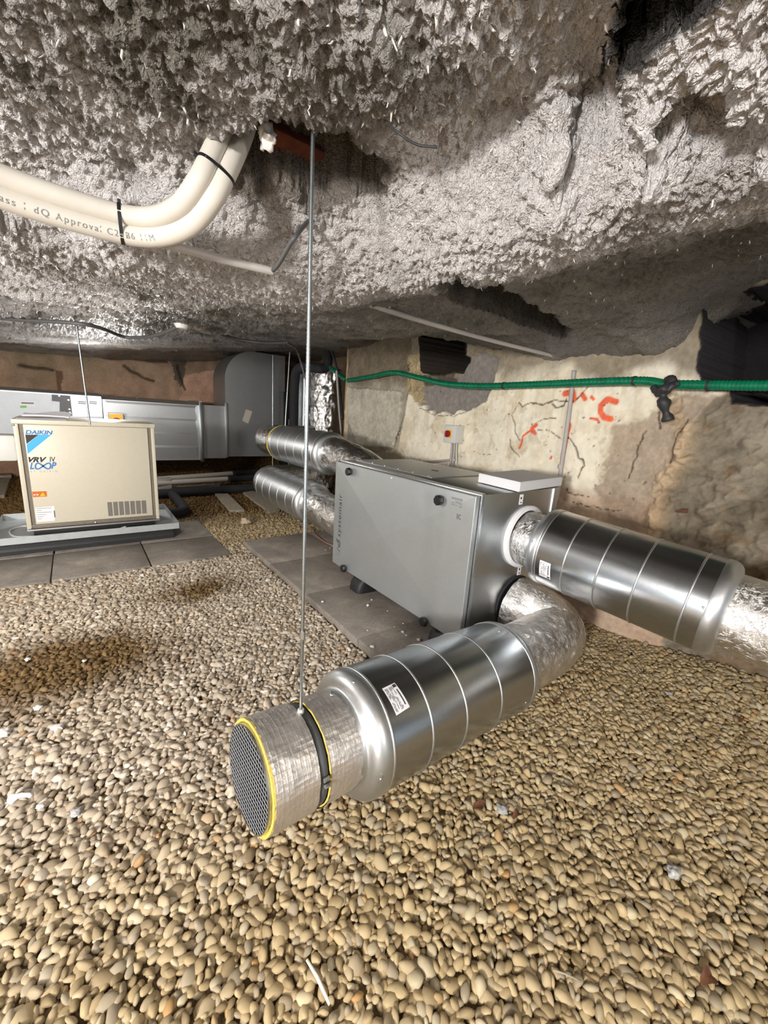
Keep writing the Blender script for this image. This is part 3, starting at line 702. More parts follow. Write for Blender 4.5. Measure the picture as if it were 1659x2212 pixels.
for i in order:
    o = bpy.data.objects.new('pebble', PROTO[idx[i]]); COL.objects.link(o)
    o.location = pos[i]; o.rotation_euler = rot[i]; o.scale = (sz[i],) * 3
    tag(o, 'one of the largest smooth tan pebbles in the gravel nearest the camera', 'pebble', 'large pebbles in the near gravel')
keep = np.ones(len(pos), bool); keep[order] = False
gp, gr_, gs, gi = pos[keep], rot[keep], sz[keep], idx[keep]
me = bpy.data.meshes.new('gravel'); me.vertices.add(len(gp)); me.vertices.foreach_set('co', gp.astype(np.float32).ravel())
a = me.attributes.new('rot', 'FLOAT_VECTOR', 'POINT'); a.data.foreach_set('vector', gr_.astype(np.float32).ravel())
a = me.attributes.new('scl', 'FLOAT', 'POINT'); a.data.foreach_set('value', gs.astype(np.float32))
a = me.attributes.new('idx', 'INT', 'POINT'); a.data.foreach_set('value', gi.astype(np.int32))
me.update(); me.materials.append(M['pebble'])
gravel = bpy.data.objects.new('gravel', me); COL.objects.link(gravel)
tag(gravel, 'bed of small tan and grey river pebbles over the floor', 'gravel', None, 'stuff')
pc = bpy.data.collections.new('pebble_shapes')
for q in PROTO:
    pc.objects.link(bpy.data.objects.new('pebble_shape', q))
ng = bpy.data.node_groups.new('scatter_pebbles', 'GeometryNodeTree')
ng.interface.new_socket('Geometry', in_out='INPUT', socket_type='NodeSocketGeometry'); ng.interface.new_socket('Geometry', in_out='OUTPUT', socket_type='NodeSocketGeometry')
gi_, go_ = ng.nodes.new('NodeGroupInput'), ng.nodes.new('NodeGroupOutput')
iop = ng.nodes.new('GeometryNodeInstanceOnPoints'); ci = ng.nodes.new('GeometryNodeCollectionInfo')
ci.inputs['Collection'].default_value = pc; ci.inputs['Separate Children'].default_value = True; ci.inputs['Reset Children'].default_value = True
def nattr(nm, ty):
    n = ng.nodes.new('GeometryNodeInputNamedAttribute'); n.data_type = ty; n.inputs['Name'].default_value = nm; return n.outputs['Attribute']
e2r = ng.nodes.new('FunctionNodeEulerToRotation'); ng.links.new(nattr('rot', 'FLOAT_VECTOR'), e2r.inputs[0])
ng.links.new(gi_.outputs[0], iop.inputs['Points']); ng.links.new(ci.outputs[0], iop.inputs['Instance']); iop.inputs['Pick Instance'].default_value = True
ng.links.new(nattr('idx', 'INT'), iop.inputs['Instance Index']); ng.links.new(e2r.outputs[0], iop.inputs['Rotation']); ng.links.new(nattr('scl', 'FLOAT'), iop.inputs['Scale'])
ng.links.new(iop.outputs[0], go_.inputs[0])
gravel.modifiers.new('scatter', 'NODES').node_group = ng

# ================================================================== ROUND DUCTS AND SILENCERS
def unit(v): v = np.asarray(v, float); return v / np.linalg.norm(v)
def cyl_frame(d):
    d = unit(d); u = unit(np.cross([0, 0, 1.0], d)); return d, u, np.cross(d, u)
def cyl_hit(px, py, A, d, R):
    d, u, w = cyl_frame(d); r = ray(px, py); o = CAM - A
    ro, rd = o - d * (o @ d), r - d * (r @ d)
    a, b, c = rd @ rd, 2 * ro @ rd, ro @ ro - R * R
    disc = max(b * b - 4 * a * c, 0); s = (-b - math.sqrt(disc)) / (2 * a)
    q = CAM + r * s - A; t = q @ d; return t, math.atan2(q @ w, q @ u)
def cyl_pt(A, d, R, t, th):
    d, u, w = cyl_frame(d); return A + d * t + (u * math.cos(th) + w * math.sin(th)) * R
def cyl_patch(A, d, R, corners, n=10):
    """corners: four (t, theta) in order; returns grid vertices and faces"""
    c = np.array(corners); V = []; F_ = []
    for i in range(n + 1):
        for j in range(n + 1):
            a, b = i / n, j / n
            q = (1 - a) * ((1 - b) * c[0] + b * c[1]) + a * ((1 - b) * c[3] + b * c[2]); V.append(cyl_pt(A, d, R, q[0], q[1]))
    for i in range(n):
        for j in range(n): F_.append((i * (n + 1) + j, (i + 1) * (n + 1) + j, (i + 1) * (n + 1) + j + 1, i * (n + 1) + j + 1))
    return V, F_
def sub(c, a0, a1, b0, b1):
    c = np.array(c); f = lambda a, b: (1 - a) * ((1 - b) * c[0] + b * c[1]) + a * ((1 - b) * c[3] + b * c[2])
    return [f(a0, b0), f(a0, b1), f(a1, b1), f(a1, b0)]
def sticker(parent, A, d, R, corners, seed):
    V, F_ = cyl_patch(A, d, R + 0.0008, corners, 8); s = label_part(make('sticker', V, F_, M['paper'], parent, 179), 'white printed sticker')
    rg = random.Random(seed); mb = MB()
    for a0 in np.arange(0.08, 0.62, 0.075):
        x = 0.08
        while x < 0.9:
            wd = rg.uniform(0.05, 0.2)
            if rg.random() < 0.8: V, F_ = cyl_patch(A, d, R + 0.0014, sub(corners, a0, a0 + 0.04, x, min(x + wd, 0.93)), 2); mb.add(V, F_)
            x += wd + 0.03
    mb.build('print', M['ink_soft'], s)
    V, F_ = cyl_patch(A, d, R + 0.0014, sub(corners, 0.70, 0.94, 0.04, 0.16), 2); mb = MB().add(V, F_)
    V, F_ = cyl_patch(A, d, R + 0.0014, sub(corners, 0.78, 0.86, 0.25, 0.85), 3); mb.add(V, F_); mb.build('print_block', M['ink'], s)
    return s
RS, RF = 0.1775, 0.135
def silencer(label, A, d, t0, t1, rings, caps=(True, True), name='duct_silencer', R=RS, base=None, rivets=(), mat='galv'):
    A = np.array(A, float); d = unit(d)
    th = thing(name, label, 'silencer', base if base is not None else A + d * (t0 + t1) / 2 - np.array([0, 0, R]), 'round galvanised silencers')
    MB().lathe(A, d, [(t0 + 0.014, R), (t0 + 0.10, R)] + [(t, R) for t in np.linspace(t0 + 0.12, t1 - 0.03, 6)] + [(t1 - 0.014, R)], 96).build('casing', M[mat], th, 40)
    for s_, t, c in ((1, t0, caps[0]), (-1, t1, caps[1])):
        prof = [(t + s_ * 0.034, R + 0.0002), (t + s_ * 0.030, R + 0.0018), (t + s_ * 0.014, R + 0.0012), (t + s_ * 0.004, R - 0.002), (t - s_ * 0.006, R - 0.009), (t - s_ * 0.013, R - 0.018), (t - s_ * 0.017, R - 0.030), (t - s_ * 0.018, RF + 0.004), (t - s_ * 0.022, RF - 0.001), (t - s_ * 0.035, RF - 0.003)]
        MB().lathe(A, d, prof, 96).build('end_cap', M['galv_matt'], th, 50)
    for t in rings: torus_ring(MB(), A, d, t, R - 0.0015, 0.0042, 96).build('seam_ring', M['galv_matt'], th, 179)
    for (px, py) in rivets:
        t, a = cyl_hit(px, py, A, d, R); c = cyl_pt(A, d, R, t, a); n = unit(c - (A + d * t))
        MB().lathe(c - n * 0.001, n, [(0, 0.0045), (0.0025, 0.004), (0.004, 0.0015)], 10, False, True).build('rivet', M['zinc_rod'], th, 60)
    return th
def crinkle(amp, sc, seed, stretch=None):
    def f(P):
        Q = P if stretch is None else P * np.array(stretch)
        return amp * (fbm(Q, sc, 3, seed) + 0.6 * (0.5 - np.abs(fbm(Q, sc * 0.6, 2, seed + 5))))
    return f

# ---- the near silencer, hanging on a rod, its open insulated end facing the camera's left
A1 = np.array([-0.095, 0.816, 0.309]); d1 = unit([0.997, 0.043, -0.069]); T1 = lambda x: (x + 0.095) / 0.997
s1 = silencer('nearest galvanised duct silencer, hanging low over the gravel behind the open grille end', A1, d1, T1(0.552), T1(1.302), [T1(x) for x in (0.590, 0.735, 0.885, 1.065, 1.268)],
              rivets=((764, 1473), (716, 1500), (823, 1683), (1079, 1364), (1136, 1518)))
sticker(s1, A1, d1, RS, [cyl_hit(x, y, A1, d1, RS) for x, y in ((825, 1488), (856, 1546), (885, 1527), (852, 1475))], 3)
st_ = thing('insulated_duct_end', 'short foil wrapped duct end with yellow rim and wire grille', 'duct', A1 + d1 * T1(0.4) - np.array([0, 0, 0.137]))
def foil_sleeve(name, A, d, t0, t1, r0, r1, parent, mat, seg=120, nr=40, amp=0.0028, seed=1, stretch=(0.6, 1, 1), scrim=0.0):
    cr0 = crinkle(amp, 0.035, seed, stretch); L = np.linspace(t0, t1, nr); dd, uu, ww = cyl_frame(d)
    def cr(P):
        h = cr0(P)
        if scrim > 0:        # reinforcing threads under the foil
            q = P - A; t = q @ dd; th = np.arctan2(q @ ww, q @ uu) * r0
            g = np.maximum(np.exp(-((t % 0.0125 - 0.006) / 0.0012) ** 2), np.exp(-((th % 0.0125 - 0.006) / 0.0012) ** 2)); h = h + scrim * g
        return h
    return MB().lathe(A, d, [(t, r0 + (r1 - r0) * (t - t0) / (t1 - t0)) for t in L], seg, disp=cr).build(name, mat, parent, 179)
tE, tG0, tG1, tC = T1(0.275), T1(0.392), T1(0.422), T1(0.545)
foil_sleeve('foil_sleeve', A1, d1, tE, tG0, 0.1335, 0.133, st_, M['foil'], 420, 70, 0.0028, 3, scrim=0.0007)
foil_sleeve('foil_sleeve', A1, d1, tG1, tC, 0.133, 0.131, st_, M['foil'], 420, 70, 0.0028, 8, scrim=0.0007)
MB().lathe(A1, d1, [(tE + 0.004, 0.1345), (tE - 0.002, 0.1345), (tE - 0.003, 0.128), (tE + 0.002, 0.1235), (tE + 0.02, 0.122)], 96, disp=crinkle(0.002, 0.02, 4)).build('insulation_rim', M['yellow_wool'], st_, 60)
MB().lathe(A1, d1, [(tG0 - 0.002, 0.1295), (tG0 + 0.0003, 0.127), (tG0 + 0.0003, 0.118)], 96, disp=crinkle(0.003, 0.02, 14)).build('insulation_edge', M['yellow_wool'], st_, 60)
MB().lathe(A1, d1, [(tG1 - 0.0003, 0.1265), (tG1 - 0.0003, 0.1295), (tG1 + 0.002, 0.1305)], 96, disp=crinkle(0.003, 0.02, 15)).build('insulation_edge', M['yellow_wool'], st_, 60)
MB().lathe(A1, d1, [(tE + 0.004, 0.1245), (tE - 0.011, 0.1245), (tE - 0.011, 0.1215), (tE + 0.01, 0.120), (tC, 0.120)], 96).build('inner_duct', M['galv'], st_, 40)
MB().lathe(A1, d1, [(tG0 - 0.01, 0.1215), (tG1 + 0.01, 0.1215)], 96).build('gap_lining', M['black_foam'], st_, 179)
mb = MB(); d_, u_, w_ = cyl_frame(d1); cE = A1 + d1 * (tE - 0.010)
for axis_a, axis_b in ((u_, w_), (w_, u_)):
    for q in np.arange(-0.114, 0.115, 0.012):
        h = math.sqrt(max(0.122 ** 2 - q * q, 0))
        c = cE + axis_a * q; mb.tube([c - axis_b * h, c + axis_b * h], 0.0006 if axis_a is w_ else 0.00035, 5, False)
mb.build('wire_grille', simple('grille_wire', (0.60, 0.62, 0.65), 0.4, 0.3), st_, 179)
MB().lathe(A1, d1, [(tE + 0.28, 0.119), (tE + 0.281, 0.02)], 48, False, True).build('inner_damper', M['duct_dark'], st_)
# hanging band, nut and tab, rod
tb = (tG0 + tG1) / 2
hb = thing('pipe_clamp', 'dark hanger band closed round the foil wrapped duct end', 'clamp', A1 + d1 * tb - np.array([0, 0, 0.127]))
MB().lathe(A1, d1, [(tb - 0.0095, 0.122), (tb - 0.0095, 0.1275), (tb - 0.004, 0.1295), (tb + 0.004, 0.1295), (tb + 0.0095, 0.1275), (tb + 0.0095, 0.122)], 96).build('band', simple('grey_rubber_band', (0.10, 0.105, 0.11), 0.5, 0.3), hb, 60)
rb = A1 + d1 * tb + np.array([0, 0, 0.129])
MB().lathe(rb, (0, 0, 1), [(0, 0.008), (0.012, 0.008)], 6, True, True).build('nut', M['white_plastic'], hb)
t_, a_ = cyl_hit(683, 1702, A1, d1, 0.130); c = cyl_pt(A1, d1, 0.130, tb, a_); n = unit(c - (A1 + d1 * tb))
R_ = np.array([d1, np.cross(n, d1), n]); MB().rbox(c + n * 0.006, R_, (0.018, 0.006, 0.02), 0.0015).rbox(c + n * 0.004 + R_[1] * 0.012, R_, (0.018, 0.012, 0.006), 0.0015).build('screw_tab', M['zinc_rod'], hb, 40)
def rod(p0, p1, r, label, name='threaded_rod', mat=None, thread=True):
    p0 = np.array(p0, float); p1 = np.array(p1, float); L = np.linalg.norm(p1 - p0); th = thing(name, label, 'rod', p0)
    n = int(L / 0.004) if thread else 2
    prof = [(t, r * (1.0 if i % 2 else 0.86)) for i, t in enumerate(np.linspace(0, L, n))] if thread else [(0, r), (L, r)]
    MB().lathe(p0, p1 - p0, prof, 10, True, True).build('shaft', mat or M['rod_steel'], th, 60); return th
top_c = at_z(1.72, 677, 235)
rt = rod(rb + np.array([0, 0, 0.004]), top_c, 0.0047, 'long thin threaded rod hanging from ceiling to the foil duct end')
jn = rb + (top_c - rb) * ((1530 - 1385) / (1530 - 262.0) * 1.0)
ax_r = unit(top_c - rb); zj = [rb + ax_r * q for q in np.linspace(0, 1.3, 400)]
jn = min(zj, key=lambda q: abs(project(q)[1] - 1372)); MB().lathe(jn, ax_r, [(-0.011, 0.0075), (0.011, 0.0075)], 6, True, True).build('coupling_nut', M['zinc_rod'], rt)
# ---- foil elbow from the near silencer up to the unit
pe = spline([A1 + d1 * T1(1.300), A1 + d1 * T1(1.42), A1 + d1 * T1(1.56) + np.array([0, 0, 0.002]), (1.675, 0.893, 0.205), (1.760, 0.930, 0.225), (1.762, 1.005, 0.255), (1.722, 1.075, 0.279), (1.714, 1.124, 0.286)], 90)
eb = thing('foil_elbow_duct', 'foil wrapped elbow duct joining the near silencer to the unit', 'duct', pe[40] - np.array([0, 0, 0.14]))
MB().tube(pe, 0.141, 110, False, crinkle(0.0065, 0.034, 21, (1, 1, 1))).build('foil_wrap', M['foil_elbow'], eb, 179)
MB().lathe(A1, d1, [(T1(1.300), 0.160), (T1(1.306), 0.156), (T1(1.312), 0.146), (T1(1.316), 0.139)], 80, disp=crinkle(0.002, 0.02, 5)).build('insulation_edge', M['yellow_wool'], eb, 60)
MB().lathe((1.715, 1.124, 0.287), (0, -1, 0), [(0.0, 0.1445), (0.006, 0.1445), (0.007, 0.138)], 64).build('dark_gasket', M['black_foam'], eb, 60)

# ---- right-hand silencer and its foil lengths
A2 = np.array([1.816, 0.264, 0.568]); d2 = unit([-0.118, 0.99, 0.078]); T2 = lambda y: (y - 0.264) / 0.99
s2 = silencer('galvanised duct silencer on the right, between the unit and the wall', A2, d2, T2(0.345), T2(1.008), [T2(y) for y in (0.968, 0.850, 0.720, 0.588, 0.432)], rivets=((1149, 1170), (1519, 1312)))
sticker(s2, A2, d2, RS, [cyl_hit(x, y, A2, d2, RS) for x, y in ((1165, 1242), (1167, 1209), (1190, 1218), (1189, 1252))], 5)
f2 = thing('foil_duct', 'short crinkled foil duct between white collar and right silencer', 'duct', A2 + d2 * T2(1.08) - np.array([0, 0, 0.135]))
foil_sleeve('foil_wrap', A2, d2, T2(0.99), T2(1.121), 0.131, 0.131, f2, M['foil_bright'], 110, 26, 0.004, 31, (1, 1.4, 1))
f3 = thing('foil_duct', 'foil duct leaving the right silencer towards the frame edge', 'duct', A2 + d2 * T2(-0.1) - np.array([0, 0, 0.14]))
MB().tube(spline([A2 + d2 * T2(0.335), A2 + d2 * T2(0.15), A2 + d2 * T2(-0.1) + np.array([0.02, 0, -0.01]), A2 + d2 * T2(-0.6) + np.array([0.08, 0, -0.03])], 70), 0.139, 110, False, crinkle(0.003, 0.035, 35, (1, 0.6, 1))).build('foil_wrap', M['foil_elbow'], f3, 179)

# ---- far side: two silencers behind the unit
A3 = np.array([1.70, 0.0, 0.835]); d3 = unit([0.0, 1, -0.004])
s3 = silencer('upper of the two galvanised silencers behind the unit', A3, d3, 3.02, 4.02, [3.06, 3.22, 3.40, 3.58, 3.76, 3.96], mat='galv_matt')
f4 = thing('foil_duct', 'foil duct bending from the upper rear silencer down behind the unit', 'duct', (1.72, 2.6, 0.60))
MB().tube(spline([(1.70, 3.03, 0.824), (1.71, 2.85, 0.815), (1.76, 2.62, 0.76), (1.78, 2.42, 0.69), (1.78, 2.28, 0.66)], 46), 0.138, 80, False, crinkle(0.008, 0.04, 41)).build('foil_wrap', M['foil_far'], f4, 179)
f5 = thing('foil_duct', 'far foil duct end with yellow edge beyond the upper rear silencer', 'duct', (1.72, 4.3, 0.69))
MB().tube(spline([(1.70, 4.00, 0.82), (1.70, 4.25, 0.82), (1.73, 4.50, 0.82), (1.87, 4.70, 0.82), (2.10, 4.78, 0.82), (2.4, 4.80, 0.82)], 50), 0.152, 72, False, crinkle(0.005, 0.05, 43)).build('foil_wrap', M['foil_far'], f5, 179)
MB().lathe((1.70, 4.025, 0.82), (0, 1, 0), [(-0.012, 0.176), (0.006, 0.182), (0.024, 0.172), (0.03, 0.15)], 64, disp=crinkle(0.002, 0.02, 6)).build('insulation_edge', M['yellow_wool'], f5, 60)
A4 = np.array([1.55, 0.0, 0.43]); d4 = unit([0.0, 1, -0.006])
s4 = silencer('lower of the two galvanised silencers behind the unit', A4, d4, 3.03, 3.98, [3.07, 3.22, 3.40, 3.58, 3.76, 3.93], mat='galv_matt')
f6 = thing('foil_duct', 'crinkled foil duct from the lower rear silencer to the unit', 'duct', (1.58, 2.6, 0.25))
MB().tube(spline([(1.55, 3.04, 0.41), (1.56, 2.8, 0.39), (1.60, 2.5, 0.34), (1.62, 2.28, 0.31)], 40), 0.140, 80, False, crinkle(0.008, 0.035, 45)).build('foil_wrap', M['foil_far'], f6, 179)
f7 = thing('foil_duct', 'foil duct curving away past the lower rear silencer', 'duct', (1.7, 4.2, 0.27))
MB().tube(spline([(1.55, 3.96, 0.405), (1.57, 4.12, 0.405), (1.66, 4.26, 0.405), (1.82, 4.30, 0.405), (2.15, 4.26, 0.42)], 40), 0.150, 72, False, crinkle(0.005, 0.05, 47)).build('foil_wrap', M['foil_far'], f7, 179)

# ================================================================== AIR HANDLING UNIT
ux0, ux1, uy0, uy1, uz0, uz1 = 1.33, 1.962, 1.122, 2.302, 0.168, 0.866
ahu = thing('air_handling_unit', 'large silver metal air handling unit on black rubber feet', 'ventilation unit', ((ux0 + ux1) / 2, (uy0 + uy1) / 2, uz0))
MB().box((ux0 + 0.034, uy0, uz0), (ux1, uy1, uz1), 0.003).build('casing', galv('unit_zinc', (0.52, 0.54, 0.55), 0.33, 180, 0.96, 0.02), ahu, 30)
# door: folded sheet, face cross-broken to a low pyramid
x0 = ux0; e = 0.006; dv = []
ym, zm = (uy0 + uy1) / 2, (uz0 + uz1) / 2
dv = [(x0 + 0.026, uy0 + 0.002, uz0 + 0.003), (x0 + 0.026, uy1 + 0.004, uz0 + 0.003), (x0 + 0.026, uy1 + 0.004, uz1 - 0.004), (x0 + 0.026, uy0 + 0.002, uz1 - 0.004)]
dv += [(x0 + 0.003, q[1], q[2]) for q in dv[:4]]
dv += [(x0, q[1] + (0.003 if q[1] < ym else -0.003), q[2] + (0.003 if q[2] < zm else -0.003)) for q in dv[:4]]
DH = 0.022; dv += [(x0 - DH, ym + 0.02, zm)]
df = [(0, 3, 2, 1)]
for i in range(4):
    j = (i + 1) % 4
    df += [(i, j, 4 + j, 4 + i), (4 + i, 4 + j, 8 + j, 8 + i), (8 + i, 8 + j, 12)]
door = label_part(make('front_door', dv, df, M['alu_panel'], ahu), 'satin silver front door panel with pressed cross')
bm = bmesh.new(); bm.from_mesh(door.data); bmesh.ops.recalc_face_normals(bm, faces=bm.faces); bm.to_mesh(door.data); bm.free()
MB().box((x0 + 0.026, uy0 + 0.012, uz0 + 0.012), (x0 + 0.034, uy1 - 0.012, uz1 - 0.012)).build('door_gasket', M['black_foam'], ahu)
MB().box((x0 + 0.036, uy0 - 0.0025, uz0), (x0 + 0.052, uy0 + 0.004, uz1), 0.001).build('edge_strip', M['zinc_rod'], ahu)
MB().box((x0 + 0.035, uy0, uz1 - 0.001), (x0 + 0.06, uy1, uz1 + 0.004), 0.001).build('edge_strip', M['zinc_rod'], ahu)
MB().box((ux1 - 0.05, uy0 - 0.004, uz0), (ux1 - 0.046, uy0, uz1)).build('side_seam', M['zinc_rod'], ahu)
MB().box((ux0 + 0.13, uy0 + 0.42, uz1), (ux1 - 0.06, uy1 - 0.03, uz1 + 0.006), 0.002).build('top_cover', M['galv_matt'], ahu)
MB().box((ux0 + 0.33, uy0 + 0.60, uz1 + 0.006), (ux0 + 0.35, uy0 + 0.64, uz1 + 0.0085)).build('cover_slot', M['black_plastic'], ahu)
mbs = []
for yq in np.linspace(uy0 + 0.46, uy1 - 0.07, 6):
    for xq in (ux0 + 0.145, ux1 - 0.075):
        MB().lathe((xq, yq, uz1 + 0.005), (0, 0, 1), [(0, 0.005), (0.003, 0.0045), (0.0045, 0.002)], 8, False, True).build('cover_screw', M['zinc_rod'], ahu)
MB().lathe((x0 + 0.001, 1.711, 0.847), (-1, 0, 0), [(0, 0.006), (0.004, 0.005)], 8, False, True).build('door_screw', M['white_plastic'], ahu)
def knob(p):
    prof_n = 16; mb = MB(); V = []; F_ = []
    for t, r in ((0, 0.011), (0.010, 0.011), (0.010, 0.022), (0.014, 0.0245), (0.028, 0.0245), (0.032, 0.021)):
        for j in range(prof_n * 2):
            a = j / (prof_n * 2) * 2 * math.pi; rr_ = r * (1 - (0.07 if (j // 2) % 2 else 0) * (r > 0.012)); V.append((p[0] - t, p[1] + rr_ * math.cos(a), p[2] + rr_ * math.sin(a)))
    m_ = prof_n * 2
    for i in range(5):
        for j in range(m_): F_.append((i * m_ + j, i * m_ + (j + 1) % m_, (i + 1) * m_ + (j + 1) % m_, (i + 1) * m_ + j))
    F_.append(tuple(5 * m_ + j for j in range(m_)))
    mb.add(V, F_).build('door_knob', M['black_plastic'], ahu, 35)
for p in ((2.115, 0.820), (1.322, 0.806), (2.127, 0.190), (1.348, 0.180)): knob((x0 + 0.002, *p))
# printing on the door (reads upwards)
xt = x0 - 0.0008
o_ = at_x(xt, 727.5, 1156); o2 = at_x(xt, 733.5, 1066)
text_on('door_lettering', 'systemair', (xt, o_[1] - 0.052, o_[2]), (0, 0, 1), (0, 1, 0), 0.06, M['ink'], ahu, width=o2[2] - o_[2], height=0.042, spacing=1.1)
yl = o_[1] - 0.052
V = []; F_ = []
def ring_strip(cy, cz, r0, r1, a0, a1, n=20, sz_=1.15):
    b = len(V)
    for i in range(n + 1):
        a = a0 + (a1 - a0) * i / n
        for r in (r0, r1): V.append((xt, cy + r * math.cos(a), cz + r * sz_ * math.sin(a)))
    for i in range(n): F_.append((b + 2 * i, b + 2 * i + 1, b + 2 * i + 3, b + 2 * i + 2))
cz = at_x(xt, 726, 1171)[2]
ring_strip(yl + 0.018, cz, 0.016, 0.022, 0, 5.2); ring_strip(yl + 0.018, cz, 0.006, 0.011, 0.5, 6.0); ring_strip(yl + 0.045, cz + 0.02, 0.003, 0.008, 0, 6.28)
make('door_emblem', V, F_, M['ink'], ahu)
zs = at_x(xt, 726, 1184)[2]
make('door_slash', [(xt, yl - 0.006, zs - 0.012), (xt, yl - 0.006, zs - 0.007), (xt, yl + 0.044, zs + 0.008), (xt, yl + 0.044, zs + 0.003)], [(0, 1, 2, 3)], M['ink'], ahu)
mb = MB()
for q in range(4): mb.box((xt, yl + q * 0.012, zs - 0.048 + 0.003 * q), (xt + 0.0004, yl + 0.008 + q * 0.012, zs - 0.022))
mb.build('door_small_print', M['ink_soft'], ahu)
# rating plate and EC mark
def bars(parent, rects, mat, name, X):
    mb = MB()
    for a, b in rects:
        p, q = at_x(X, *a), at_x(X, *b); mb.box((X, p[1], p[2]), (X + 0.0003, q[1], q[2]))
    return mb.build(name, mat, parent)
bars(ahu, [((976, 1077), (1000, 1079)), ((977, 1083), (982, 1088)), ((984, 1084), (997, 1085.3)), ((984, 1087), (999, 1089)), ((976, 1090), (988, 1091)), ((993, 1092), (998, 1098))], M['ink_soft'], 'rating_print', xt)
o_ = at_x(xt, 987.5, 1118); text_on('approval_mark', 'EC', (xt, o_[1], o_[2] - 0.004), (0, -1, 0), (0, 0, 1), 0.03, M['ink'], ahu, width=0.024, height=0.022)
for ch in ahu.children:         # the printing lies on the pressed door face
    if ch.name.split('.')[0] in ('door_lettering', 'door_emblem', 'door_slash', 'door_small_print', 'rating_print', 'approval_mark', 'door_knob', 'door_screw'):
        for v in ch.data.vertices:
            yv, zv = v.co.y + wloc(ch)[1], v.co.z + wloc(ch)[2]
            a_ = abs(yv - ym - 0.02) / ((uy1 - uy0) / 2 + (-0.02 if yv > ym + 0.02 else 0.02)); b_ = abs(zv - zm) / ((uz1 - uz0) / 2)
            v.co.x -= DH * max(0, 1 - max(a_, b_))
# white collar ring, side stickers
MB().lathe((1.708, 1.124, 0.640), (0, -1, 0), [(0, 0.152), (0.014, 0.155), (0.022, 0.150), (0.024, 0.136), (0.012, 0.130)], 72).build('collar_ring', M['white_foam'], ahu, 50)
for px, py in ((1126, 1079), (1122, 1232)):
    c = at_y(uy0 - 0.0006, px, py); s = MB().box((c[0] - 0.013, uy0 - 0.0012, c[2] - 0.024), (c[0] + 0.013, uy0, c[2] + 0.024)).build('side_sticker', M['paper'], ahu)
    MB().box((c[0] - 0.008, uy0 - 0.0018, c[2] + 0.002), (c[0] + 0.002, uy0 - 0.001, c[2] + 0.012)).box((c[0] - 0.006, uy0 - 0.0018, c[2] - 0.016), (c[0] + 0.006, uy0 - 0.001, c[2] - 0.012)).build('print', M['ink'], s)
# rubber feet: heavy moulded blocks with sloping flanks
def rubber_block(cx, cy, lx, ly, h, zb, label, name='rubber_support_block'):
    V = []; F_ = []; n = 8
    prof = [(1.0, 0.0), (1.0, 0.12), (0.97, 0.45), (0.84, 0.85), (0.74, 1.0)]
    for k1, kz in prof:
        for j in range(32):
            a = j / 32 * 2 * math.pi; ca, sa = math.cos(a), math.sin(a); p_ = 0.32
            V.append((cx + math.copysign(abs(ca) ** p_, ca) * lx / 2 * k1, cy + math.copysign(abs(sa) ** p_, sa) * ly / 2, zb + kz * h))
    for i in range(4):
        for j in range(32): F_.append((i * 32 + j, i * 32 + (j + 1) % 32, (i + 1) * 32 + (j + 1) % 32, (i + 1) * 32 + j))
    F_.append(tuple(4 * 32 + j for j in range(32))); F_.append(tuple(reversed(range(32))))
    return tag(make(name, V, F_, M['black_rubber'], None, 40, (cx, cy, zb)), label, 'rubber block', 'black rubber supports')
rubber_block(1.64, 2.06, 0.58, 0.14, 0.118, 0.05, 'black rubber support block under the left end of the silver unit')
rubber_block(1.64, 1.30, 0.58, 0.14, 0.118, 0.05, 'black rubber support block under the right end of the silver unit, behind the duct')
# polystyrene slab on top
zt = uz1 + 0.0045
pf = [at_z(zt, 1031, 1037), at_z(zt, 1123, 1064), None, None]
fl = [np.array([1.585, 1.135]), np.array([2.03, 1.115]), np.array([2.05, 1.50]), np.array([1.605, 1.52])]
fl = [at_z(zt, 1121, 1063)[:2], at_z(zt, 1213, 1049)[:2], None, at_z(zt, 1032, 1041)[:2]]
fl[2] = fl[1] + fl[3] - fl[0]
V = [(q[0], q[1], zt) for q in fl] + [(q[0], q[1], zt + 0.045) for q in fl]
lid = make('polystyrene_tray', V, [(3, 2, 1, 0), (4, 5, 6, 7), (0, 1, 5, 4), (1, 2, 6, 5), (2, 3, 7, 6), (3, 0, 4, 7)], M['white_foam'], None, None, (fl[0][0], fl[0][1], zt))
bm = bmesh.new(); bm.from_mesh(lid.data); bmesh.ops.recalc_face_normals(bm, faces=bm.faces); bmesh.ops.bevel(bm, geom=list(bm.edges), offset=0.003, segments=2, affect='EDGES'); bm.to_mesh(lid.data); bm.free()
tag(lid, 'flat white polystyrene packing tray on top of the silver unit', 'packing')

# ================================================================== BEIGE CONDENSER CABINET
vx0, vx1, vy0, vy1, vz0, vz1 = -0.356, 0.512, 3.86, 4.40, 0.158, 0.976
vr = thing('condenser_cabinet', 'beige metal heat pump cabinet standing in a steel tray', 'heat pump', ((vx0 + vx1) / 2, (vy0 + vy1) / 2, vz0))
MB().box((vx0 + 0.004, vy0 + 0.012, vz0 + 0.03), (vx1 - 0.004, vy1, vz1 - 0.03), 0.004).build('casing', M['beige'], vr, 30)
MB().box((vx0 - 0.006, vy0 - 0.012, vz1 - 0.034), (vx1 + 0.006, vy1 + 0.008, vz1), 0.006).build('top_lid', M['beige'], vr, 30)
MB().box((vx0 + 0.055, vy0 - 0.004, vz0 + 0.055), (vx1 - 0.050, vy0 + 0.014, vz1 - 0.036), 0.003).build('front_panel', M['beige'], vr, 30)
MB().box((vx0 + 0.002, vy0 - 0.006, vz0 + 0.02), (vx0 + 0.030, vy0 + 0.014, vz1 - 0.034), 0.003).build('corner_post', M['beige'], vr, 30)
MB().box((vx1 - 0.026, vy0 - 0.006, vz0 + 0.02), (vx1 - 0.002, vy0 + 0.014, vz1 - 0.034), 0.003).build('corner_post', M['beige'], vr, 30)
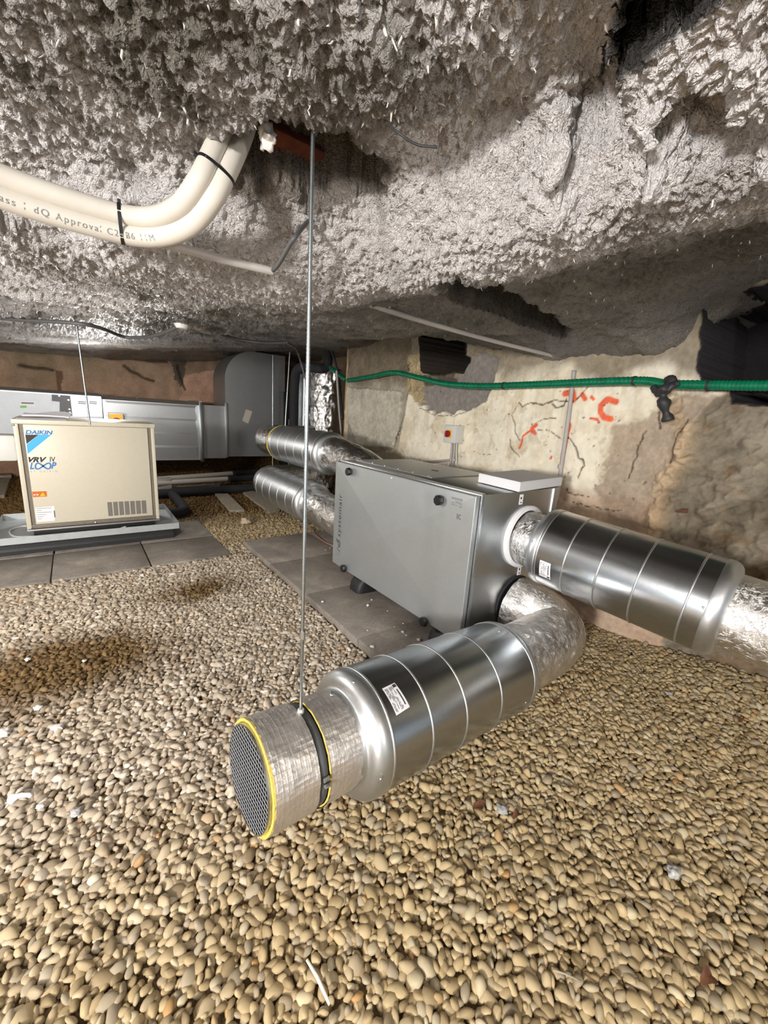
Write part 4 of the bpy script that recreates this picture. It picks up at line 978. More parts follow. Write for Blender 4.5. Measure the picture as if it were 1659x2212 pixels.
MB().box((vx0 + 0.030, vy0 + 0.006, vz0 + 0.03), (vx0 + 0.055, vy0 + 0.0135, vz1 - 0.036)).build('side_channel', M['beige_dk'], vr)
MB().box((vx1 - 0.050, vy0 + 0.006, vz0 + 0.03), (vx1 - 0.026, vy0 + 0.0135, vz1 - 0.036)).build('side_channel', M['beige_dk'], vr)
MB().box((vx0, vy0, vz0 + 0.022), (vx1, vy0 + 0.03, vz0 + 0.05), 0.002).build('base_rail', M['beige_dk'], vr, 30)
MB().box((vx0, vy0 - 0.004, vz0 + 0.004), (vx1, vy0 + 0.05, vz0 + 0.016), 0.002).build('base_plate', simple('zinc_plate_dull', (0.42, 0.41, 0.39), 0.5, 0.7), vr, 30)
MB().box((vx0 + 0.02, vy0 + 0.03, vz0), (vx1 - 0.02, vy1 - 0.02, vz0 + 0.05)).build('base_box', M['black_plastic'], vr)
for px, py in ((66, 1142), (29, 918), (207, 1129)):
    c = at_y(vy0 - 0.006, px, py); MB().lathe((c[0], vy0 + 0.006, c[2]), (0, -1, 0), [(0, 0.008), (0.012, 0.008), (0.015, 0.004)], 10, False, True).build('screw', M['zinc_rod'], vr, 40)
yf = vy0 - 0.0048
def vq(*pts): return [tuple(at_y(yf, x, y)) for x, y in pts]
def vpoly(name, pts, mat): return make(name, vq(*pts), [tuple(range(len(pts)))], mat, vr)
vpoly('logo_triangle', ((54.4, 939), (83.3, 939), (57.4, 959)), M['logo_black'])
vpoly('logo_band', ((83.8, 939), (111, 939), (59.7, 980.6), (57.6, 960)), M['logo_blue'])
def vtext(name, body, l, r, mat, hh, **kw):
    a, b = at_y(yf, *l), at_y(yf, *r); w = b[0] - a[0]; sl = (b[2] - a[2]) / w
    return text_on(name, body, a, (1, 0, sl), (0, 0, 1), 0.05, mat, vr, width=w, height=hh, **kw)
px_m = lambda n: n * 3.9 / 885
vtext('maker_lettering', 'DAIKIN', (54.8, 937.5), (115, 938.5), M['text_blue'], 0.028, shear=0.25, offset=0.0018)
vtext('series_lettering', 'VRV', (62.5, 998), (102.5, 998), M['logo_black'], 0.036, shear=0.4, offset=0.0022)
vtext('series_numeral', 'IV', (108, 997.5), (120.5, 997.5), M['logo_black'], 0.036, shear=0.1, offset=0.0006)
vtext('series_lettering_blue', 'L', (64.5, 1013), (74.5, 1013), M['text_blue'], 0.047, shear=0.35, offset=0.0016)
vtext('series_lettering_blue', 'P', (110.5, 1012), (123.5, 1012), M['text_blue'], 0.047, shear=0.35, offset=0.0016)
vtext('small_lettering', 'BY DAIKIN', (66, 1020.5), (124, 1020), M['grey_plastic'], 0.016, spacing=1.9)
a, b = at_y(yf, 75, 1007), at_y(yf, 111, 1006.5); cx = (a[0] + b[0]) / 2; cz = (a[2] + b[2]) / 2; hw = (b[0] - a[0]) / 2 - 0.004; V = []; F_ = []
for i in range(65):
    t = i / 64 * 2 * math.pi; p = np.array([hw * math.cos(t), 0.021 * math.sin(2 * t)]); tg = np.array([-hw * math.sin(t), 0.042 * math.cos(2 * t)]); nn = np.array([-tg[1], tg[0]]) / np.linalg.norm(tg) * 0.0048
    for s in (-1, 1):
        q = p + nn * s; V.append((cx + q[0] + 0.15 * q[1], yf, cz + q[1]))
for i in range(64): F_.append((2 * i, 2 * i + 1, 2 * i + 3, 2 * i + 2))
make('infinity_mark', V, F_, M['text_blue'], vr)
s = vpoly('warning_sticker', ((69, 1062), (100.4, 1061), (101.7, 1072.6), (71.3, 1074)), M['orange_label'])
yf = vy0 - 0.0056
def child(name, pts, mat, par): return make(name, vq(*pts), [tuple(range(len(pts)))], mat, par)
child('warning_triangle', ((86, 1072), (92, 1063.5), (98.5, 1071)), M['yellow'], s); child('print', ((72.5, 1068), (76.5, 1067.8), (76.5, 1070), (72.5, 1070.2)), M['paper'], s); child('print', ((78.5, 1067.6), (83, 1067.4), (83, 1069.6), (78.5, 1069.8)), M['paper'], s)
yf = vy0 - 0.0048
s = vpoly('rating_plate', ((75.5, 1097), (117.5, 1093), (119.5, 1125), (79.5, 1128)), M['paper'])
yf = vy0 - 0.0056; mb = MB()
for a, b in (((79, 1099.5), (111, 1097.5)), ((78.5, 1103.5), (90, 1103)), ((79, 1107.5), (112, 1106.3)), ((80, 1112.5), (100, 1112)), ((80.5, 1117), (94, 1116.5)), ((81.5, 1121.5), (90, 1121.2))):
    p, q = at_y(yf, *a), at_y(yf, *b); mb.add([(p[0], yf, p[2]), (q[0], yf, q[2]), (q[0], yf, q[2] + 0.003), (p[0], yf, p[2] + 0.003)], [(0, 1, 2, 3)])
mb.build('print', M['ink_soft'], s)
mb = MB(); p, q = at_y(yf, 116, 1103), at_y(yf, 117.5, 1117.5); mb.box((p[0], yf, p[2]), (p[0] + 0.005, yf + 0.0004, q[2])); mb.build('print_bar', M['ink'], s)
# louvre: seven perforated panels
for i in range(7):
    l0, l1 = 231.7 + i * 12.3, 231.7 + i * 12.3 + 9.8
    a = at_y(vy0 - 0.005, l0, 1085 - i * 0.6); b = at_y(vy0 - 0.005, l1, 1085 - i * 0.6); c = at_y(vy0 - 0.005, l0 + 1, 1115 - i * 0.95)
    lv = MB().box((a[0], vy0 - 0.0052, c[2]), (b[0], vy0 - 0.0044, a[2])).build('vent_panel', M['beige_dk'], vr); mb = MB()
    for zq in np.arange(c[2] + 0.006, a[2] - 0.004, 0.0105): mb.box((a[0] + 0.003, vy0 - 0.006, zq), (b[0] - 0.003, vy0 - 0.005, zq + 0.004))
    mb.build('vent_slots', M['ink_soft'], lv)
# papers on top
ztp = vz1
def sheet(name, pts, z, mat, label, cat, wav=0.006, n=12, grp=None, th=0.0012):
    c = [at_z(z, *p) for p in pts]; V = []; F_ = []
    for s_ in (1, 0):
        for i in range(n + 1):
            for j in range(n + 1):
                a, b = i / n, j / n; q = (1 - a) * ((1 - b) * c[0] + b * c[1]) + a * ((1 - b) * c[3] + b * c[2])
                V.append(q + np.array([0, 0, 0.001 + th * s_ + wav * (0.5 + 0.5 * math.sin(a * 5 + b * 4)) * (0.3 + a)]))
    m_ = (n + 1) ** 2
    for i in range(n):
        for j in range(n):
            q = (i * (n + 1) + j, i * (n + 1) + j + 1, (i + 1) * (n + 1) + j + 1, (i + 1) * (n + 1) + j); F_.append(q); F_.append(tuple(reversed([m_ + k_ for k_ in q])))
    ring = [i for i in range(n + 1)] + [i * (n + 1) + n for i in range(1, n + 1)] + [n * (n + 1) + j for j in range(n - 1, -1, -1)] + [i * (n + 1) for i in range(n - 1, 0, -1)]
    for i in range(len(ring)): a, b = ring[i], ring[(i + 1) % len(ring)]; F_.append((b, a, m_ + a, m_ + b))
    return tag(make(name, V, F_, mat, None, 40, tuple((c[0] + c[2]) / 2 + np.array([0, 0, 0]))), label, cat, grp)
def sheet_w(name, x0, x1, y0, y1, z, mat, label, cat, wav, th=0.0012, skew=0.0):
    global at_z
    keep = at_z; tbl = {0: (x0, y0), 1: (x1, y0 + skew), 2: (x1 + skew, y1), 3: (x0 + skew, y1)}
    at_z = lambda Z, i, _: np.array([tbl[i][0], tbl[i][1], Z])
    o = sheet(name, ((0, 0), (1, 0), (2, 0), (3, 0)), z, mat, label, cat, wav, th=th); at_z = keep; return o
sheet_w('paper_sheet', -0.335, -0.055, vy0 + 0.01, vy0 + 0.30, vz1, M['paper'], 'loose white paper sheet on the front of the beige cabinet top', 'paper', 0.006)
sheet_w('instruction_booklet', -0.31, -0.04, vy0 + 0.16, vy0 + 0.42, vz1 + 0.010, M['paper'], 'white instruction booklet lying behind the paper on the beige cabinet', 'booklet', 0.022, 0.010, 0.02)
# steel tray with upstand over black beams that fill in its shade
tx0, tx1, ty0, ty1 = -0.56, 0.645, 3.745, 4.52; tz0, tz1 = 0.102, 0.157
tray = thing('steel_tray', 'shallow galvanised steel drip tray under the beige cabinet', 'tray', ((tx0 + tx1) / 2, (ty0 + ty1) / 2, tz0))
MT = simple('tray_zinc', (0.52, 0.55, 0.55), 0.5, 0.55, 0.08, 20)
MB().box((tx0, ty0, tz0), (tx1, ty1, tz0 + 0.004)).build('pan', MT, tray)
for nm, a, b in (('front_upstand', (tx0, ty0, tz0), (tx1, ty0 + 0.004, tz1)), ('back_upstand', (tx0, ty1 - 0.004, tz0), (tx1, ty1, tz1)), ('side_upstand', (tx0, ty0, tz0), (tx0 + 0.004, ty1, tz1)), ('side_upstand', (tx1 - 0.004, ty0, tz0), (tx1, ty1, tz1))):
    MB().box(a, b).build(nm, MT, tray)
# the cabinet rests on two rails in the tray
for yq in (vy0 + 0.10, vy1 - 0.10):
    tag(MB().box((vx0 + 0.03, yq - 0.03, tz0 + 0.004), (vx1 - 0.03, yq + 0.03, vz0), 0.004).build('rubber_rail', M['black_rubber'], None, 30, ((vx0 + vx1) / 2, yq, tz0 + 0.004)), 'black rubber rail in the steel tray under the beige cabinet, %s one' % ('front' if yq < 4.1 else 'rear'), 'rubber rail')
for yq, lab in ((3.86, 'front'), (4.36, 'rear')):  # feet drawn out to full-width black beams, standing for the tray's shadow
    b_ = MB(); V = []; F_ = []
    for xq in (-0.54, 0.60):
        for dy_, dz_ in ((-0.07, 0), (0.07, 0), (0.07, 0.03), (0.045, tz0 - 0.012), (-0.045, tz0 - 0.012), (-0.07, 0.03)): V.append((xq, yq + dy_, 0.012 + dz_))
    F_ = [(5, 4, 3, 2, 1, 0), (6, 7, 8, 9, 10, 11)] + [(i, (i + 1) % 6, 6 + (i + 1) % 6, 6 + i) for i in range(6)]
    tag(b_.add(V, F_).build('tray_shade_beam', M['black_rubber'], None, None, (0.03, yq, 0.012)), 'long black beam added for the shade under the steel tray, %s one' % lab, 'rubber block', 'black rubber supports')
# thin white hose looped in the tray
pth = spline([(-0.33, 4.2, 0.115), (-0.42, 4.24, 0.112), (-0.48, 4.12, 0.112), (-0.44, 3.95, 0.112), (-0.34, 3.90, 0.113), (-0.2, 3.84, 0.116)], 40)
tag(MB().tube(pth, 0.006, 8).build('drain_hose', M['white_plastic'], None, 179, tuple(pth[20])), 'thin white drain hose looped in the steel tray', 'hose')
pth = spline([(0.02, 3.80, 0.112), (0.10, 3.79, 0.125), (0.20, 3.82, 0.130), (0.26, 3.84, 0.14)], 20)
tag(MB().tube(pth, 0.005, 8).build('drain_hose', M['white_plastic'], None, 179, tuple(pth[10])), 'short white hose end below the beige cabinet front', 'hose')
# white fitting box at the cabinet's left side
wb = MB().box((-0.51, 4.02, 0.66), (-0.365, 4.18, 0.85), 0.018).build('white_box', M['white_plastic'], None, 40, (-0.43, 4.1, 0.66)); tag(wb, 'white plastic box at the left side of the beige cabinet', 'box')

# ================================================================== RECTANGULAR DUCT RUN BEHIND
YD = 6.2
def xz(px, py, Y=YD): p = at_y(Y, px, py); return p[0], p[2]
zb_ = xz(437, 994)[1]; zt_ = 1.150
xa_ = xz(222, 900)[0]; xb_ = xz(432, 900)[0]; xc_ = xz(489, 900)[0]
def duct_box(mb, x0, x1, y0, y1, z0, z1, rise=0.05):
    v = [(x0, y0, z0), (x1, y0, z0), (x1, y1, z0), (x0, y1, z0), (x0, y0, z1), (x1, y0, z1), (x1, y1, z1 + rise), (x0, y1, z1 + rise)]
    return mb.add(v, [(0, 3, 2, 1), (4, 5, 6, 7), (0, 1, 5, 4), (1, 2, 6, 5), (2, 3, 7, 6), (3, 0, 4, 7)])
da = thing('fan_section', 'grey plain-sided fan section of the rectangular duct behind the cabinet', 'duct', (-0.5, YD + 0.3, 0.6))
duct_box(MB(), -1.5, xa_, YD, YD + 0.62, 0.62, zt_).build('casing', simple('pale_zinc', (0.46, 0.48, 0.50), 0.5, 0.5, 0.05, 12), da)
MB().box((-1.5, YD - 0.01, zt_ - 0.002), (xa_, YD + 0.02, zt_ + 0.012)).build('top_rail', M['duct_grey'], da)
MB().box((-1.5, YD - 0.006, 0.60), (xa_, YD + 0.6, 0.622)).build('bottom_rail', M['duct_dark'], da)
p = [xz(x, y) for x, y in ((112, 852), (151, 855), (156, 898), (129, 896), (129, 868), (112, 866))]
V = [(q[0], YD - 0.006, q[1]) for q in p] + [(q[0], YD - 0.001, q[1]) for q in p]; n = len(p)
br = make('bracket_plate', V, [tuple(range(n)), tuple(reversed(range(n, 2 * n)))] + [(i, (i + 1) % n, n + (i + 1) % n, n + i) for i in range(n)], simple('dark_bracket', (0.10, 0.10, 0.11), 0.5), da)
for x, y in ((128, 855), (148, 864), (150, 884), (139, 891), (151, 891)):
    c = xz(x, y); MB().lathe((c[0], YD - 0.006, c[1]), (0, -1, 0), [(0, 0.014), (0.006, 0.010)], 8, False, True).build('bolt', M['zinc_rod'], br)
p = [xz(x, y) for x, y in ((42, 866), (76, 867), (76, 878), (42, 877))]; s = make('info_label', [(q[0], YD - 0.002, q[1]) for q in p], [(0, 1, 2, 3)], M['paper'], da)
p = [xz(x, y) for x, y in ((46, 868.5), (73, 869.5), (73, 873), (46, 872))]; make('print', [(q[0], YD - 0.004, q[1]) for q in p], [(0, 1, 2, 3)], M['ink_soft'], s)
p = [xz(x, y) for x, y in ((44, 876), (57, 876), (57, 881), (44, 881))]; make('green_mark', [(q[0], YD - 0.005, q[1]) for q in p], [(0, 1, 2, 3)], M['green'], s)
p = [xz(x, y) for x, y in ((152, 856), (219, 860), (222, 900), (157, 900))]; MB().add([(q[0], YD - 0.008, q[1]) for q in p] + [(q[0], YD, q[1]) for q in p], [(3, 2, 1, 0), (0, 1, 5, 4), (1, 2, 6, 5), (2, 3, 7, 6), (3, 0, 4, 7)]).build('access_panel', M['duct_grey'], da)
for l in (169, 193):
    for y in (867.5, 871):
        a, b = xz(l, y), xz(l + 16, y + 0.6); MB().box((a[0], YD - 0.011, a[1] - 0.006), (b[0], YD - 0.008, a[1] + 0.004)).build('panel_slot', M['black_plastic'], da)
for i, (px, py) in enumerate(((223, 847), (231, 855), (253, 847), (300, 850))):
    c = xz(px, py); MB().lathe((c[0], YD + 0.2, zt_ + 0.018), (0, 0, 1), [(0, 0.014), (0.012, 0.01)], 8, False, True).build('screw', M['zinc_rod'], da)
db = thing('rectangular_duct', 'ribbed galvanised rectangular duct length with end flange', 'duct', ((xa_ + xb_) / 2, YD + 0.3, zb_))
duct_box(MB(), xa_ + 0.01, xb_, YD + 0.03, YD + 0.62, zb_, zt_ - 0.02).build('casing', M['duct_grey'], db)
zr = np.linspace(zb_ + 0.02, zt_ - 0.03, 5)
for i in range(4):
    dz = (zr[i + 1] - zr[i]); dp_ = 0.006 if i % 2 else 0.012
    V = [(xa_ + 0.03, YD + 0.03, zr[i]), (xb_ - 0.03, YD + 0.03, zr[i]), (xb_ - 0.03, YD + 0.03, zr[i + 1]), (xa_ + 0.03, YD + 0.03, zr[i + 1]), (xa_ + 0.06, YD + 0.03 - 0.009, zr[i] + dz * 0.85), (xb_ - 0.06, YD + 0.03 - 0.009, zr[i] + dz * 0.85)]
    make('pressed_rib', V, [(0, 1, 5, 4), (4, 5, 2, 3), (0, 4, 3), (1, 2, 5)], M['duct_grey'], db)
MB().box((xb_ - 0.012, YD - 0.025, zb_ - 0.02), (xb_ + 0.03, YD + 0.03, zt_ + 0.02), 0.003).box((xb_ - 0.012, YD, zt_ - 0.02), (xb_ + 0.03, YD + 0.62, zt_ + 0.04)).build('flange', M['zinc_rod'], db, 30)
MB().box((xb_ + 0.03, YD + 0.05, zb_ + 0.02), (xc_, YD + 0.60, zt_ - 0.01)).build('reducer', M['duct_dark'], db)
# tall bend
de = thing('duct_bend', 'tall grey rectangular duct bend with rounded back reaching the ceiling', 'duct', (xz(550, 900)[0], YD + 0.3, zb_))
ex0 = xc_ - 0.01; ex1 = xz(612, 900)[0] + 0.02; ez0 = xz(497, 986)[1]; ezt = 1.93; Rb = 0.42
prof = [(ex0, ez0), (ex1, ez0), (ex1, ezt + 0.0)] + [(ex1, ezt)] + [(ex0 + Rb - Rb * math.sin(a), ezt - Rb + Rb * math.cos(a)) for a in np.linspace(0, math.pi / 2, 16)]
prof = [prof[0], prof[1], prof[2]] + prof[4:]
n = len(prof); V = [(x, YD, z) for x, z in prof] + [(x, YD + 0.62, z) for x, z in prof]
make('casing', V, [tuple(range(n)), tuple(reversed(range(n, 2 * n)))], M['duct_dark'], de)
make('back_sheet', V, [((i + 1) % n, i, n + i, n + (i + 1) % n) for i in range(n)], M['duct_grey'], de, 40)
MB().box((ex0 - 0.012, YD - 0.02, ez0 - 0.01), (ex0 + 0.028, YD + 0.01, zt_ + 0.03), 0.003).box((ex0 - 0.012, YD, zt_), (ex0 + 0.03, YD + 0.62, zt_ + 0.035)).build('flange', M['duct_grey'], de, 30)
p = [xz(x, y) for x, y in ((531, 884), (545, 889), (536, 915), (523, 909))]; make('paper_label', [(q[0], YD - 0.003, q[1]) for q in p], [(0, 1, 2, 3)], simple('aged_label', srgb(196, 190, 176), 0.7), de)
# isolator on the ribbed duct (seen above the cabinet)
c = xz(250, 902); iso = thing('isolator_switch', 'yellow isolator switch with red handle on the ribbed duct', 'switch', (c[0], YD, c[1] - 0.05))
MB().box((c[0] - 0.075, YD - 0.09, c[1] - 0.10), (c[0] + 0.075, YD + 0.02, c[1] + 0.06), 0.006).build('housing', M['white_plastic'], iso, 30)
MB().box((c[0] - 0.07, YD - 0.094, c[1] - 0.06), (c[0] + 0.065, YD - 0.09, c[1] + 0.045)).build('plate', M['yellow'], iso)
MB().lathe((c[0] + 0.0, YD - 0.092, c[1] - 0.04), (0, -1, 0), [(0, 0.045), (0.03, 0.042), (0.032, 0.01)], 24, False, True).build('handle', M['red'], iso, 40)

# ================================================================== PIPES, CABLES, HOSES, SMALL THINGS
def line(name, pts, r, mat, label, cat, n=60, seg=10, group=None, r_fn=None):
    p = spline(pts, n); o = MB().tube(p, r if r_fn is None else r_fn(n), seg).build(name, mat, None, 179, tuple(p[n // 2])); return tag(o, label, cat, group)
# ---- white twin insulated pipe under the near ceiling
wpx = [(-150, 335, 1.560), (0, 402, 1.548), (130, 447, 1.542), (265, 485, 1.540), (340, 490, 1.545), (400, 466, 1.56), (445, 410, 1.60), (478, 345, 1.665), (505, 285, 1.74), (525, 225, 1.82)]
ctr = spline([at_z(z, x, y) for x, y, z in wpx], 110)
tp = thing('insulated_pipe_pair', 'white insulated twin pipe with black ties bending up into the ceiling', 'pipe', ctr[50])
T = np.gradient(ctr, axis=0); T /= np.linalg.norm(T, axis=1)[:, None]
side = np.array([unit(np.cross(t, c - CAM)) for t, c in zip(T, ctr)]); side = np.array([unit(s_) for s_ in side])
RP = 0.0205
def ribbed(P): return 0.0006 * np.sin(P[:, 0] * 900) * np.sin(P[:, 1] * 900)
fr = []
for s_ in (-1, 1):
    mb = MB(); mb.tube(ctr + side * s_ * 0.018, RP, 28, True); fr.append(mb.frames); label_part(mb.build('insulated_pipe', M['pipe_white'], tp, 179), 'white ribbed foam insulation')
def near_px(px, py):
    kx, ky, _ = project(ctr); return int(np.argmin((kx - px) ** 2 + (ky - py) ** 2))
for px, py in ((265, 485), (470, 372)):
    i = near_px(px, py); t = T[i]; s_ = side[i]; n_ = np.cross(t, s_); V = []; F_ = []; m_ = 40
    for w in (-0.0035, 0.0035):
        for j in range(m_):
            a = j / m_ * 2 * math.pi; V.append(ctr[i] + t * w + s_ * math.copysign(abs(math.cos(a)) ** 0.75, math.cos(a)) * (RP + 0.019) + n_ * math.copysign(abs(math.sin(a)) ** 0.75, math.sin(a)) * (RP + 0.0015))
    for j in range(m_): F_.append((j, (j + 1) % m_, m_ + (j + 1) % m_, m_ + j))
    make('cable_tie', V, F_, M['black_plastic'], tp, 179)
    MB().rbox(ctr[i] + s_ * (RP + 0.0205), np.array([t, s_, n_]), (0.007, 0.01, 0.008), 0.001).build('tie_head', M['black_plastic'], tp)
cum = np.concatenate([[0], np.cumsum(np.linalg.norm(np.diff(ctr, axis=0), axis=1))])
def pipe_text(body, px, py, size, sd, ang):
    V, F_ = text_mesh(body, size, spacing=1.25); s0 = cum[near_px(px, py)]; out = []
    for x, y, _ in V:
        s_ = min(max(s0 + x, 0), cum[-1] - 1e-6); i = int(np.searchsorted(cum, s_) - 1); i = max(0, min(i, len(ctr) - 2)); f = (s_ - cum[i]) / (cum[i + 1] - cum[i] + 1e-9)
        c = ctr[i] * (1 - f) + ctr[i + 1] * f; sv = unit(side[i] * (1 - f) + side[i + 1] * f); t = unit(T[i] * (1 - f) + T[i + 1] * f); nv = unit(CAM - c); nv = unit(nv - t * (nv @ t) - sv * (nv @ sv))
        a = ang - dn * y / RP; out.append(c + sv * sd * 0.018 + (nv * math.cos(a) + sv * math.sin(a)) * (RP + 0.0007))
    make('pipe_print', out, F_, M['ink_soft'], tp)
dn = 0
dn = 1 if project(ctr[30] + side[30] * 0.02)[1] > project(ctr[30])[1] else -1
pipe_text('Class 1 dQ Approval C24B', -38, 385, 0.017, dn, 0.30 * dn); pipe_text('26 11M', 272, 486, 0.017, dn, 0.30 * dn)
pth = [at_z(z, x, y) for x, y, z in ((-80, 395, 1.535), (0, 436, 1.532), (120, 478, 1.53), (255, 512, 1.53), (300, 520, 1.54))]
line('black_cable', pth, 0.005, M['cable'], 'black cable running under the white twin pipe', 'cable')
# grey conduit stub and the cable leaving it
pc_ = [at_z(1.545, 300, 515), at_z(1.540, 380, 533), at_z(1.535, 480, 560), at_z(1.532, 592, 587)]
line('conduit_stub', pc_, 0.0105, M['conduit'], 'short grey conduit under the ceiling below the white pipe', 'conduit', seg=16)
line('conduit_cable', [at_z(1.532, 588, 586), at_z(1.535, 602, 570), at_z(1.555, 622, 535), at_z(1.575, 640, 508), at_z(1.66, 672, 470)], 0.0055, M['cable_grey'], 'dark cable rising out of the grey conduit stub', 'cable')
line('loose_wire', [at_z(1.665, 832, 262), at_z(1.640, 862, 288), at_z(1.628, 900, 312), at_z(1.625, 945, 318)], 0.0022, M['cable'], 'thin black wire hanging from the ceiling near the rod', 'wire', n=30, seg=6)
# clod of fibre hanging in the cavity
def clod(p, r, seed, label, name='fibre_clod', sq=1.0, mat=None):
    bm = bmesh.new(); bmesh.ops.create_icosphere(bm, subdivisions=3, radius=1.0); V = np.array([v.co[:] for v in bm.verts]); F_ = [[v.index for v in f.verts] for f in bm.faces]; bm.free()
    V = V * (1 + 0.6 * fbm(V + seed, 0.55, 2, seed) + 0.5 * fbm(V + seed, 0.22, 2, seed + 1))[:, None] * np.array([1, 1, sq]) * r + np.asarray(p)
    return tag(make(name, V, F_, mat or M['crumb'], None, 179, tuple(p)), label, 'debris')
clod(at_z(1.70, 577, 296), 0.017, 3, 'white clod of fibre hanging beside the pipe in the ceiling cavity', sq=1.2)
bo = at_z(1.80, 632, 300); tag(MB().rbox(bo, np.array([[1, 0, 0], [0, 0.8, -0.6], [0, 0.6, 0.8]]), (0.13, 0.05, 0.10), 0.006).build('brick', simple('red_brick', srgb(100, 50, 32), 0.9, 0, 0.3, 60), None, 30, tuple(bo)), 'red brick showing in the ceiling cavity behind the rod', 'brick')
# grey conduit running to the side wall under the ceiling
line('ceiling_conduit', [at_z(1.60, 770, 648), at_z(1.60, 900, 690), at_z(1.60, 1060, 735), at_z(1.585, 1225, 776)], 0.011, M['conduit'], 'long grey conduit under the ceiling above the hole in the wall', 'conduit', seg=14)
vc = [at_x(XW - 0.03, 1240, 800), at_x(XW - 0.03, 1228, 900), at_x(XW - 0.03, 1212, 1010), at_x(XW - 0.03, 1203, 1080)]
line('wall_conduit', vc, 0.0125, M['conduit'], 'pale vertical conduit down the cream wall beside orange marks', 'conduit', seg=14)
c = at_x(XW - 0.03, 1210, 1008); MB().lathe(c, (0, 0.04, 1), [(-0.012, 0.0155), (0.012, 0.0155)], 14, True, True).build('conduit_coupler', M['conduit'], bpy.data.objects['wall_conduit'], 40)
# green suction hose along the wall
gx = [(752, 822, 2.42), (800, 814, 2.40), (850, 805, 2.38), (900, 815, 2.37), (960, 829, 2.36), (1040, 834, 2.36), (1120, 832, 2.36), (1200, 829, 2.36), (1290, 825, 2.35), (1390, 823, 2.34), (1440, 830, 2.33), (1540, 832, 2.32), (1640, 833, 2.30), (1760, 832, 2.28), (1900, 826, 2.25)]
hp = spline([at_x(X, x, y) for x, y, X in gx] + [np.array([2.27, -0.1, 1.40]), np.array([2.30, -0.9, 1.38])], 520)
hose = thing('suction_hose', 'ribbed green hose strung along the wall above the isolator switch', 'hose', hp[200])
rr_ = 0.0215 + 0.0016 * np.sin(np.arange(520) * math.pi / 1.5)
MB().tube(hp, rr_, 20).build('hose_body', M['hose_green'], hose, 179)
kx, ky, _ = project(hp)
for px in (1090, 1372, 1530): 
    i = int(np.argmin(np.abs(kx - px))); t = unit(hp[i + 1] - hp[i - 1]); MB().lathe(hp[i], t, [(-0.006, 0.0245), (0.006, 0.0245)], 20).build('tape_band', M['cable'], hose, 179)
gh2 = [at_x(2.55, 700, 770), at_x(2.55, 712, 792), at_x(2.55, 732, 808), at_x(2.52, 745, 820)]
tag(MB().tube(spline(gh2, 30), 0.024, 16).build('suction_hose_end', M['hose_green'], None, 179, tuple(gh2[1])), 'end of the green hose hanging beside the tall foil duct', 'hose')
# black rag tied round the hose
rg = at_x(2.30, 1445, 858)
rag = thing('black_rag', 'black rag knotted round the green hose near the dark void', 'rag', rg)
MB().tube(spline([at_x(2.32, 1452, 818), at_x(2.28, 1440, 832), at_x(2.28, 1432, 850), at_x(2.29, 1436, 880), at_x(2.31, 1442, 908)], 24), [0.02 + 0.008 * math.sin(i * 0.9) for i in range(24)], 10, True, crinkle(0.008, 0.02, 51)).build('tail', M['cable'], rag, 179)
MB().tube(spline([at_x(2.30, 1412, 835), at_x(2.29, 1422, 850), at_x(2.28, 1436, 845), at_x(2.28, 1450, 836), at_x(2.30, 1462, 828)], 24), 0.015, 10, True, crinkle(0.008, 0.02, 52)).build('knot', M['cable'], rag, 179)
# wall isolator with conduits
c = at_x(XW - 0.05, 978, 938); iw = thing('wall_isolator', 'grey wall isolator with red and yellow rotary switch', 'switch', (XW - 0.02, c[1], c[2] - 0.07))
a, b = at_x(XW - 0.10, 960, 918), at_x(XW - 0.10, 982, 956)
iy0, iy1, iz0, iz1 = b[1], a[1], c[2] - 0.066, c[2] + 0.070
MB().box((XW - 0.10, iy0, iz0), (XW - 0.005, iy1, iz1), 0.006).build('housing', M['white_plastic'], iw, 30)
ymid = (iy0 + iy1) / 2 + 0.006; zmid = (iz0 + iz1) / 2
MB().box((XW - 0.104, ymid - 0.028, zmid - 0.03), (XW - 0.10, ymid + 0.028, zmid + 0.032)).build('plate', M['yellow'], iw)
MB().lathe((XW - 0.103, ymid + 0.006, zmid), (-1, 0, 0), [(0, 0.027), (0.014, 0.026), (0.016, 0.015)], 24, False, True).rbox((XW - 0.125, ymid + 0.006, zmid), np.eye(3), (0.02, 0.012, 0.046), 0.003).build('rotary_handle', M['red'], iw, 40)
MB().lathe((XW - 0.04, (iy0 + iy1) / 2 - 0.03, iz1), (0, 0, 1), [(-0.002, 0.012), (0.008, 0.010)], 12, False, True).build('gland', M['white_plastic'], iw, 40)
for dy, dz, lab, m_ in ((0.016, 0.0, 'left', 'conduit'), (-0.012, 0.0, 'middle', 'conduit'), (-0.036, 0.0, 'right', 'white_plastic')):
    yq = (iy0 + iy1) / 2 + dy; pts = [(XW - 0.045, yq, iz0 + 0.004), (XW - 0.04, yq, iz0 - 0.06), (XW - 0.04, yq - (0.012 if lab == 'right' else 0), iz0 - 0.13), (XW - 0.04, yq - (0.03 if lab == 'right' else 0), iz0 - 0.25)]
    line('switch_conduit', pts, 0.0085 if lab != 'right' else 0.005, M[m_], '%s of the thin conduits dropping from the wall isolator' % lab, 'conduit', n=24, seg=10)
a = at_x(XW - 0.03, 900, 1000); b = at_x(XW - 0.03, 984, 993); line('horizontal_conduit', [a, (a + b) / 2, b], 0.010, M['conduit'], 'short horizontal grey conduit on the wall under the isolator', 'conduit', n=10, seg=10)
